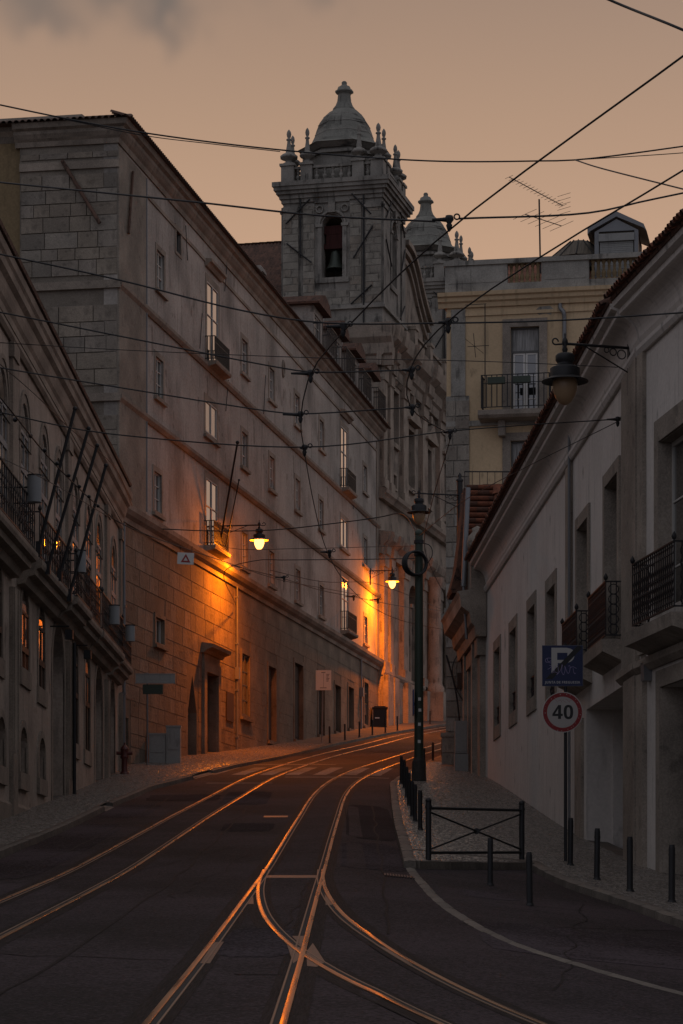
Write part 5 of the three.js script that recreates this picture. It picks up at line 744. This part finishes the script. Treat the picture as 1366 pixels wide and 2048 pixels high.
// ---------------------------------------------------------------- overhead wires
{
  const W = [
    ['feeder_cable', 'thick sagging cable crossing the sky in front of the tower dome', .025, [[-12.18, 25.87, -74], [-10.11, 25.43, -74], [-8.18, 25.03, -74], [-5.82, 24.6, -74], [-1.83, 24.25, -74.5], [2.65, 24.07, -75], [6.03, 24.37, -76], [7.1, 24.4, -76], [10.52, 25.12, -77], [12.75, 25.75, -78]]],
    ['feeder_cable', 'thin parallel strand beside the sky cable above the convent roof', .014, [[-8.18, 25.0, -74], [-5.82, 24.52, -74], [-3.89, 24.28, -74], [-1.83, 24.2, -74.5]]],
    ['feeder_cable', 'thin upper strand leaving the sky cable toward the right edge', .014, [[7.1, 24.4, -76], [10.52, 24.92, -77], [12.58, 25.1, -77]]],
    ['feeder_cable', 'cable branching down from the sky cable past the right dormer', .022, [[7.1, 24.4, -76], [7.44, 22.97, -72], [9.02, 20.63, -66], [10.13, 19.06, -62]]],
    ['span_wire', 'short wire cutting across the top right corner of the sky', .012, [[1.2, 9.7, -21], [1.75, 9.47, -21], [2.26, 9.24, -21], [2.73, 8.64, -20], [3.27, 8.4, -20]]],
    ['span_wire', 'span wire running left from the insulator above the second tower', .011, [[-6.5, 11.0, -31.5], [-4.94, 10.42, -30], [-3.96, 10.04, -29], [-1.53, 9.24, -27], [-.23, 8.96, -26.5], [.97, 8.76, -26]]],
    ['span_wire', 'span wire running right from the insulator above the second tower', .011, [[1.22, 8.79, -26], [2.68, 9.13, -27], [3.39, 9.41, -27.5], [4.58, 9.78, -28], [6.6, 10.4, -29]]],
    ['trolley_wire', 'trolley wire from the top right dropping toward the far left lamp', .010, [[3.21, 8.18, -17.5], [2.73, 8.43, -20], [1.15, 8.7, -26], [.04, 9.02, -32], [-.43, 9.23, -35.5], [-.63, 9.32, -39], [-.65, 9.55, -43], [-.32, 9.89, -58], [.53, 10.6, -72], [2.06, 11.81, -88], [4.51, 13.21, -104]]],
    ['trolley_wire', 'trolley wire from the right edge bending down past the yellow house corner', .010, [[3.85, 8.43, -21], [3.28, 8.7, -24], [2.14, 8.65, -27], [1.28, 8.77, -30.5], [.96, 9.16, -35], [1.08, 9.44, -39], [1.85, 10.01, -44], [1.96, 10.17, -45], [2.04, 10.78, -56], [2.34, 11.68, -70], [3.99, 12.82, -92]]],
    ['span_wire', 'span wire crossing at the foot of the bell tower', .011, [[-7.2, 10.4, -31], [-5.1, 9.91, -31], [-4.23, 9.73, -31], [-2.75, 9.41, -31], [-1.25, 8.99, -30.8], [-.26, 8.79, -30.6], [1.28, 8.76, -30.5], [2.66, 8.77, -30.4], [4.63, 8.85, -30.2]]],
    ['span_wire', 'span wire crossing the convent dormers to the right', .011, [[-7.3, 10.6, -35.6], [-5.86, 10.29, -35.6], [-4.86, 10.11, -35.6], [-3.15, 9.77, -35.6], [-.87, 9.3, -35.5], [-.43, 9.24, -35.5], [.97, 9.16, -35]]],
    ['stay_wire', 'thin nearly level wire reaching the near right pilaster high up', .009, [[-9.22, 14.39, -56], [-7.51, 14.08, -55], [-4.78, 13.7, -54], [-.67, 13.31, -53], [2.98, 13.01, -52], [5.68, 12.67, -51]]],
    ['span_wire', 'span wire crossing the upper convent windows to the right', .011, [[-7.4, 10.5, -39], [-6.42, 10.26, -39], [-5.33, 10.06, -39], [-3.46, 9.75, -39], [-.96, 9.36, -39], [-.63, 9.34, -39], [1.08, 9.44, -39]]],
    ['span_wire', 'span wire tied to the right pilaster by a turnbuckle', .012, [[-7.5, 10.7, -44], [-6.01, 10.36, -44], [-4.69, 10.07, -44], [-3.9, 9.96, -44], [-.65, 9.56, -43], [1.95, 10.22, -45], [5.66, 11.54, -50.6]]],
    ['stay_wire', 'stay wire slanting from the right pilaster down to the green post', .010, [[5.66, 11.52, -50.6], [4.37, 11.92, -58], [3.36, 12.75, -68], [2.45, 13.5, -79.6]]],
    ['trolley_wire', 'beaded trolley wire slanting down across the palace windows', .012, [[-4.94, 8.77, -30], [-4.64, 8.57, -34], [-4.78, 9.0, -41], [-4.83, 9.65, -50], [-4.73, 9.94, -54], [-3.47, 12.16, -76], [-2.16, 13.22, -88], [-.84, 14.24, -98], [.8, 15.21, -108]]],
    ['stay_wire', 'stay wire slanting along the palace cornice', .010, [[-6.84, 12.11, -46], [-6.48, 12.42, -52], [-6.52, 13.16, -60], [-6.4, 14.06, -70], [-7.2, 15.5, -86]]],
    ['stay_wire', 'thin wire slanting from the palace balconies to the convent corner', .009, [[-7.4, 10.1, -44], [-6.83, 10.65, -50], [-6.42, 11.23, -57], [-6.11, 11.96, -66], [-5.65, 13.28, -80], [-6.4, 15.4, -96]]],
    ['span_wire', 'dark span wire from the convent ledge to the green post', .02, [[-7.0, 15.88, -93.6], [-4.89, 15.7, -93], [-2.63, 15.58, -92], [-.41, 15.5, -90], [1.3, 15.42, -88], [2.01, 15.24, -86], [2.48, 13.55, -80]]],
    ['stay_wire', 'thin wire just above the lit lamps reaching the post', .010, [[-5.5, 17.2, -101], [-4.38, 15.52, -96], [-1.53, 14.9, -92], [1.0, 14.38, -88], [2.48, 13.25, -80]]],
    ['span_wire', 'span wire passing below the left lit lamp to the post', .016, [[-4.5, 14.58, -106.5], [-4.33, 14.58, -95], [-3.0, 14.48, -92], [-2.21, 14.2, -90], [.3, 13.8, -87], [2.48, 12.85, -80]]],
    ['stay_wire', 'thin lit wire running from the left lamp toward the right lamp', .012, [[-2.63, 14.11, -92], [-.83, 14.35, -97], [1.19, 15.22, -104], [2.31, 15.42, -108], [5, 16.5, -124]]],
    ['trolley_wire', 'trolley wire under both lit lamps running toward the church', .014, [[-3.57, 12.64, -80], [-2.21, 13.57, -90], [-.86, 14.4, -100], [.37, 15.16, -108], [2.76, 15.95, -118], [5.38, 17.15, -130]]],
  ];
  for (const [n, l, r, p] of W) tag(obj(n, tube(p, r, 5, p.length * 5), M.iron, scene), l, 'wire');
  // insulators and hangers on the trolley wires
  const hanger = (x, y, z, L, s, label) => { const t = thing('wire_insulator', label, 'insulator'); t.position.set(x, y, z);
    obj('arm', [lathe([[.001, -L], [.013 * s, -L * .98], [.02 * s, -L * .4], [.028 * s, 0], [.02 * s, .05 * s], [.001, .06 * s]], 0, 0, 0, 8).applyMatrix4(new THREE.Matrix4().makeRotationZ(-Math.PI / 2))], M.iron, t);
    obj('hanger_body', lathe([[.001, .05], [.038, .04], [.05, 0], [.022, -.04], [.034, -.06], [.02, -.11], [.001, -.13]].map(([a, b]) => [a * s, b * s]), .02 * s, .0, 0, 10), M.iron, t); obj('ring', uvm(new THREE.TorusGeometry(.028 * s, .009 * s, 5, 12).translate(.1 * s, .03 * s, 0)), M.iron, t); };
  hanger(1.1, 8.78, -26, .16, 1, 'large trolley insulator against the sky right of the second tower'); hanger(.0, 9.07, -32, .2, 1.1, 'trolley insulator before the church tower base');
  hanger(-.46, 9.22, -35.5, .26, 1.1, 'trolley insulator upper of the two before the convent dormers'); hanger(-.66, 9.33, -39, .26, 1.1, 'trolley insulator lower of the two before the convent dormers'); hanger(-.66, 9.55, -43, .06, 1.2, 'small clamp where wires cross before the convent middle');
  hanger(1.28, 8.77, -30.5, .1, 1.1, 'wire clamp in front of the yellow house corner'); hanger(.96, 9.16, -35, .12, 1.1, 'wire clamp before the church middle storey'); hanger(1.08, 9.44, -39, .1, 1.1, 'wire clamp before the church tall windows'); hanger(1.93, 10.2, -45, .1, 1.1, 'wire clamp at the yellow house quoin');
  hanger(-.3, 9.95, -58.3, .2, 1.2, 'trolley hanger between the two lit lamps, upper'); hanger(.5, 15.2, -108.5, .34, 1.5, 'trolley hanger before the lit convent window'); hanger(1.6, 15.5, -112, .34, 1.5, 'trolley hanger just left of the right lit lamp'); hanger(-2.1, 13.6, -90.2, .3, 1.4, 'trolley hanger right of the left lit lamp'); hanger(5.55, 11.5, -50.45, .2, 1.2, 'turnbuckle fixed to the right house pilaster');
  for (let i = 0; i < 8; i++) { const t = i / 7; tag(obj('wire_bead', uvm(new THREE.SphereGeometry(.035, 8, 6).scale(1, 1, 1.8).translate(lerp(-4.7, -4.82, t), lerp(8.66, 9.6, t), lerp(-36, -49.5, t))), M.iron, scene), 'insulator bead on the palace trolley wire, ' + ['lowest near end', 'second from the near end', 'third from the near end', 'fourth from the near end', 'fourth from the far end', 'third from the far end', 'second from the far end', 'at the far end'][i], 'insulator', 'insulator beads on the palace trolley wire'); }
}

// ---------------------------------------------------------------- bollards, barrier
const bollard0 = (h, r) => { const t = new THREE.Group(); obj('shaft', [cyl(r, r, h - .05, 0, 0, 0, 14), cyl(r * .96, r * .8, .05, 0, h - .05, 0, 14)], M.iron, t); obj('foot', cyl(r * 1.5, r * 1.15, .04, 0, 0, 0, 14), M.iron, t); obj('band', cyl(r * 1.06, r * 1.06, .03, 0, h - .16, 0, 14), M.iron, t); return t; };
{
  const proto = bollard0(.84, .045), add = (x, d, label, group, lift = LIFT, s = 1, lean = 0) => { const b = proto.clone(); b.name = numbered('bollard'); b.userData = { label, category: 'bollard', group }; b.position.set(x, G(x, d) + lift, -d); b.scale.set(s > 1 ? 1.1 : 1, s, s > 1 ? 1.1 : 1); b.rotation.z = lean + rr(-.012, .012); scene.add(b); };
  const ord = ['nearest the camera', 'second from the camera', 'third from the camera', 'fourth from the camera', 'fifth from the camera', 'sixth from the camera', 'seventh from the camera', 'farthest from the camera'];
  [[4.98, 37.7], [4.58, 39.7], [4.31, 42.2], [4.2, 45.9]].forEach(([x, d], i) => add(x, d, 'black bollard on the right pavement, ' + (i === 3 ? 'at the foot of the sign pole' : ord[i]), 'bollards along the right pavement', LIFT, 1.04));
  add(2.67, 35.45, 'black bollard standing on the asphalt, the nearer of two before the barrier', 'bollards on the asphalt', 0, .9, .02); add(2.37, 39.85, 'black bollard standing on the asphalt, the farther of two before the barrier', 'bollards on the asphalt', 0, .9);
  [[1.69, 53.7], [1.69, 57.4], [1.69, 59.7], [1.75, 65], [1.81, 69.4], [1.87, 74.6], [1.85, 77.4]].forEach(([x, d], i) => add(x, d, 'black bollard in the close row along the right kerb, ' + (i === 6 ? 'farthest from the camera' : ord[i]), 'bollards in the row before the green post', LIFT, 1.02));
  [[2.99, 90.5, 'just behind the green post'], [3.56, 97.4, 'middle of three beyond the post'], [4.1, 101.7, 'last beside the yellow house plinth']].forEach(([x, d, q]) => add(x, d, 'black bollard beyond the green post, ' + q, 'bollards beyond the post', LIFT, .84));
  [[-.21, 118.9], [.52, 123], [1.26, 127.2], [1.96, 130.3], [2.69, 133.4], [3.41, 136.9], [4.93, 146.2], [5.64, 149.3]].forEach(([x, d], i) => add(x - .35, d, 'black bollard on the far left pavement before the doors, ' + ord[i], 'bollards along the far left kerb', LIFT + .02, .95));
  const t = thing('pedestrian_barrier', 'black iron pedestrian barrier with crossed bars at the pavement end', 'barrier');
  const ax = 1.5, bx = 3.3, da = 43.1, db = 45.75, ya = G(ax, da) + LIFT, yb = G(bx, db) + LIFT + .03, p = (x, h) => { const k = (x - ax) / (bx - ax); return [x, lerp(ya, yb, k) + h, -lerp(da, db, k)]; };
  for (const x of [ax, bx]) obj('post', [bar(p(x, 0), p(x, 1.0), .05, 12), uvm(new THREE.SphereGeometry(.055, 12, 8).translate(...p(x, 1.03))), bar(p(x, .9), p(x, .94), .062, 12)], M.iron, t);
  obj('top_rail', bar(p(ax, .9), p(bx, .9), .026, 8), M.iron, t); obj('bottom_rail', bar(p(ax, .13), p(bx, .13), .026, 8), M.iron, t);
  obj('cross_bar', bar(p(ax, .84), p(bx, .18), .017, 6), M.iron, t); obj('cross_bar', bar(p(ax, .18), p(bx, .84), .017, 6), M.iron, t);
  obj('boss', uvm(new THREE.CylinderGeometry(.055, .055, .05, 14).rotateX(Math.PI / 2).translate(...p((ax + bx) / 2, .51))), M.iron, t);
}

// ---------------------------------------------------------------- signs
function canvasTex(w, h, draw) { const c = document.createElement('canvas'); c.width = w; c.height = h; draw(c.getContext('2d'), w, h); const t = new THREE.CanvasTexture(c); t.colorSpace = THREE.SRGBColorSpace; t.anisotropy = 8; return t; }
{
  const x = 4.22, d = 47.1, g = G(x, d) + LIFT, t = thing('traffic_sign', 'pole with blue parking end sign above a round forty speed limit', 'sign');
  obj('pole', bar([x, g, -d], [x, g + 4.1, -d], .032, 10), M.iron, t);
  const sq = .77, cy = 1.6 + (1820 - 1332) * d / 5000, face = canvasTex(512, 512, (c, w, h) => {
    c.fillStyle = '#10265c'; c.fillRect(0, 0, w, h);
    c.fillStyle = '#d8d8d4'; c.beginPath(); c.moveTo(115, 28); c.lineTo(300, 28); c.quadraticCurveTo(415, 40, 408, 120); c.quadraticCurveTo(400, 215, 290, 222); c.lineTo(195, 222); c.lineTo(195, 355); c.lineTo(115, 355); c.closePath(); c.fill();
    c.fillStyle = '#10265c'; c.fillRect(188, 92, 130, 90);
    c.strokeStyle = '#0b0b0d'; c.lineWidth = 62; c.beginPath(); c.moveTo(40, 470); c.lineTo(480, 10); c.stroke(); c.fillStyle = '#10265c'; c.fillRect(0, 425, w, 87);
    c.fillStyle = '#d4d4d0'; c.font = 'bold 44px sans-serif'; c.textAlign = 'center'; c.fillText('JUNTA DE FREGUESIA', 256, 482, 470);
    c.strokeStyle = '#a79ac8'; c.lineWidth = 6; c.lineCap = 'round'; const s = (...p) => { c.beginPath(); c.moveTo(p[0], p[1]); for (let i = 2; i < p.length - 3; i += 4) c.quadraticCurveTo(p[i], p[i + 1], p[i + 2], p[i + 3]); c.stroke(); };
    s(110, 160, 30, 150, 40, 200, 60, 230, 110, 190); s(60, 160, 70, 230, 120, 220); s(90, 250, 150, 260, 70, 300); s(120, 270, 110, 340, 150, 320, 170, 280, 160, 250); s(190, 250, 220, 340, 180, 370, 240, 330, 250, 240); s(255, 250, 230, 350, 270, 370, 300, 300, 280, 260); s(290, 270, 330, 420, 350, 300, 360, 240, 330, 260); s(350, 290, 380, 250, 430, 290); s(390, 290, 400, 380, 420, 350); s(120, 350, 160, 320, 190, 350); }); 
  obj('parking_plate', box(x - sq / 2 - .06, x + sq / 2 - .06, cy - sq / 2, cy + sq / 2, -d + .03, -d + .05), M.zinc, t);
  const f = new THREE.Mesh(new THREE.PlaneGeometry(sq - .01, sq - .01), new THREE.MeshStandardMaterial({ map: face, color: lin(.62, .6, .6), roughness: .5 })); f.name = 'parking_face'; f.position.set(x - .06, cy, -d + .053); t.add(f);
  const ry = 1.6 + (1820 - 1425) * d / 5000, rad = .375, rf = canvasTex(512, 512, (c, w, h) => {
    c.fillStyle = '#c9c6c2'; c.fillRect(0, 0, w, h); c.fillStyle = '#a01218'; c.beginPath(); c.arc(256, 256, 250, 0, 7); c.fill(); c.fillStyle = '#cbc8c4'; c.beginPath(); c.arc(256, 256, 200, 0, 7); c.fill();
    c.fillStyle = '#101012'; c.font = 'bold 250px sans-serif'; c.textAlign = 'center'; c.fillText('40', 262, 342, 330); c.strokeStyle = '#b98a96'; c.lineWidth = 5; for (let i = 0; i < 9; i++) { c.beginPath(); c.moveTo(150 + 24 * i, 90 + 12 * (i % 3)); c.lineTo(170 + 26 * i, 100 + 30 * (i % 2)); c.stroke(); }
    c.fillStyle = '#b9b4ae'; for (let i = 0; i < 26; i++) { const a = i * 2.4, q = 212 + 30 * hash(i, 1, 1); c.beginPath(); c.arc(256 + q * Math.cos(a), 256 + q * Math.sin(a), 3 + 5 * hash(i, 2, 2), 0, 7); c.fill(); } });
  obj('limit_plate', uvm(new THREE.CylinderGeometry(rad + .006, rad + .006, .02, 40).rotateX(Math.PI / 2).translate(x - .06, ry, -d + .05)), M.white2, t);
  const rc = new THREE.Mesh(new THREE.CircleGeometry(rad, 40), new THREE.MeshStandardMaterial({ map: rf, color: lin(.62, .59, .58), roughness: .5 })); rc.name = 'limit_face'; rc.position.set(x - .06, ry, -d + .063); t.add(rc);
}
{ // left pavement: street name post, cabinets, hydrant, stop sign, bin; triangle hung on the wires
  const ns = thing('street_name_sign', 'grey post with two direction boards before the convent wall', 'sign'), x = -6.98, d = 89.9, g = G(x, d) + .15;
  obj('pole', bar([x, g, -d], [x, g + 3.35, -d], .035, 8), M.zinc, ns); obj('upper_board', [box(x - .42, x + 1.0, g + 2.98, g + 3.3, -d + .04, -d + .07), box(x - .44, x + 1.02, g + 2.96, g + 2.985, -d + .035, -d + .08), box(x - .44, x + 1.02, g + 3.295, g + 3.32, -d + .035, -d + .08)], M.cabinet, ns); obj('lower_board', box(x - .16, x + .56, g + 2.58, g + 2.93, -d + .04, -d + .06), M.ironGreen, ns);
  const cab = thing('utility_cabinet', 'pale double utility cabinet against the convent base', 'cabinet'), cx = -6.6, cd = 92.4, cg = G(cx, cd) + .2;
  obj('cabinet_body', [box(cx - .5, cx + .12, cg - .1, cg + 1.0, -cd - .3, -cd + .25), box(cx - .52, cx + .14, cg + 1.0, cg + 1.06, -cd - .32, -cd + .27)], M.cabinet, cab); obj('cabinet_body', [box(cx + .14, cx + .66, cg - .1, cg + 1.28, -cd - .3, -cd + .3), box(cx + .12, cx + .68, cg + 1.28, cg + 1.34, -cd - .32, -cd + .32)], M.cabinet, cab); obj('door', [box(cx + .2, cx + .6, cg + .45, cg + 1.2, -cd + .3, -cd + .315), box(cx - .44, cx + .06, cg + .35, cg + .92, -cd + .25, -cd + .265)], M.cabinet, cab);
  const hy = thing('fire_hydrant', 'dark red fire hydrant beside the palace corner', 'hydrant'), hx = -7.22, hd = 83.2, hg = G(hx, hd) + LIFT;
  obj('barrel', lathe([[.15, 0], [.15, .06], [.1, .09], [.1, .5], [.14, .54], [.14, .6], [.12, .64], [.12, .78], [.14, .8], [.14, .84], [.1, .92], [.04, .98], [.001, 1.0]], hx, hg, -hd, 14), M.hydrant, hy); for (const s of [-1, 1]) obj('outlet', [uvm(new THREE.CylinderGeometry(.06, .06, .2, 10).rotateZ(Math.PI / 2).translate(hx + s * .17, hg + .7, -hd))], M.hydrant, hy); obj('top_nut', cyl(.03, .03, .07, hx, hg + .98, -hd, 6), M.hydrant, hy);
  const st = thing('stop_sign', 'tall white timetable panel on a thin leaning post at the left kerb', 'sign'), sx = -.95, sd = 119.5, sg = G(sx, sd) + LIFT;
  obj('post', bar([sx, sg, -sd], [sx + .06, sg + 3.4, -sd], .03, 8), M.zinc, st); obj('panel', box(sx - .28, sx + .46, sg + 2.52, sg + 3.48, -sd + .03, -sd + .06), M.white2, st);
  const pf = new THREE.Mesh(new THREE.PlaneGeometry(.72, .94), new THREE.MeshStandardMaterial({ roughness: .5, map: canvasTex(256, 320, (c, w, h) => { c.fillStyle = '#d9d6cf'; c.fillRect(0, 0, w, h); c.fillStyle = '#26262a'; c.fillRect(90, 30, 70, 10); c.fillRect(126, 45, 4, 230); c.fillRect(70, 280, 110, 10); for (let i = 0; i < 6; i++) c.fillRect(176, 60 + i * 22, 52 - 8 * (i % 3), 9); }) })); pf.name = 'panel_face'; pf.position.set(sx + .09, sg + 3.0, -sd + .063); st.add(pf);
  const bn = thing('waste_bin', 'black street bin at the foot of the church plinth', 'bin'), bx = 2.2, bd = 142, bg = G(bx, bd) + .2;
  obj('bin_body', [box(bx - .4, bx + .36, bg - .1, bg + 1.02, -bd - .36, -bd + .36)], M.iron, bn); obj('bin_lid', [box(bx - .46, bx + .42, bg + 1.02, bg + 1.1, -bd - .42, -bd + .42), box(bx - .34, bx + .3, bg + 1.1, bg + 1.16, -bd - .3, -bd + .3)], M.iron, bn); obj('label_plate', box(bx - .3, bx - .05, bg + .45, bg + .52, -bd + .36, -bd + .37), M.white2, bn);
  const ts = thing('hanging_sign', 'white plate with red triangle hung on the tram wires', 'sign'); ts.position.set(-5.3, 13.55, -85); ts.rotation.z = -.05;
  obj('plate', box(-.28, .28, -.2, .2, -.01, .01), M.white2, ts); const sh = new THREE.Shape([[-.16, -.13], [.17, -.13], [.005, .16]].map((p) => new THREE.Vector2(...p))); sh.holes.push(new THREE.Path([[-.07, -.075], [.08, -.075], [.005, .06]].map((p) => new THREE.Vector2(...p)))); obj('triangle', uvm(new THREE.ExtrudeGeometry(sh, { depth: .006, bevelEnabled: false }).translate(0, 0, .011)), M.red, ts); obj('hook', [bar([-.2, .2, 0], [-.2, .42, 0], .01, 5), bar([.2, .2, 0], [.2, .42, 0], .01, 5)], M.iron, ts);
  const cb = thing('utility_cabinet', 'tall grey utility cabinet beside the white quoin on the right', 'cabinet'), ux = 4.24, ud = 88.6, ug = G(ux, ud) + LIFT;
  obj('cabinet_body', [box(ux - .24, ux + .24, ug - .05, ug + .58, -ud - .2, -ud + .22), box(ux - .22, ux + .22, ug + .6, ug + 1.75, -ud - .2, -ud + .2)], M.cabinet, cb); obj('door', box(ux - .19, ux + .19, ug + .66, ug + 1.7, -ud + .2, -ud + .215), M.cabinet, cb);
}
renderer.render(scene, camera);
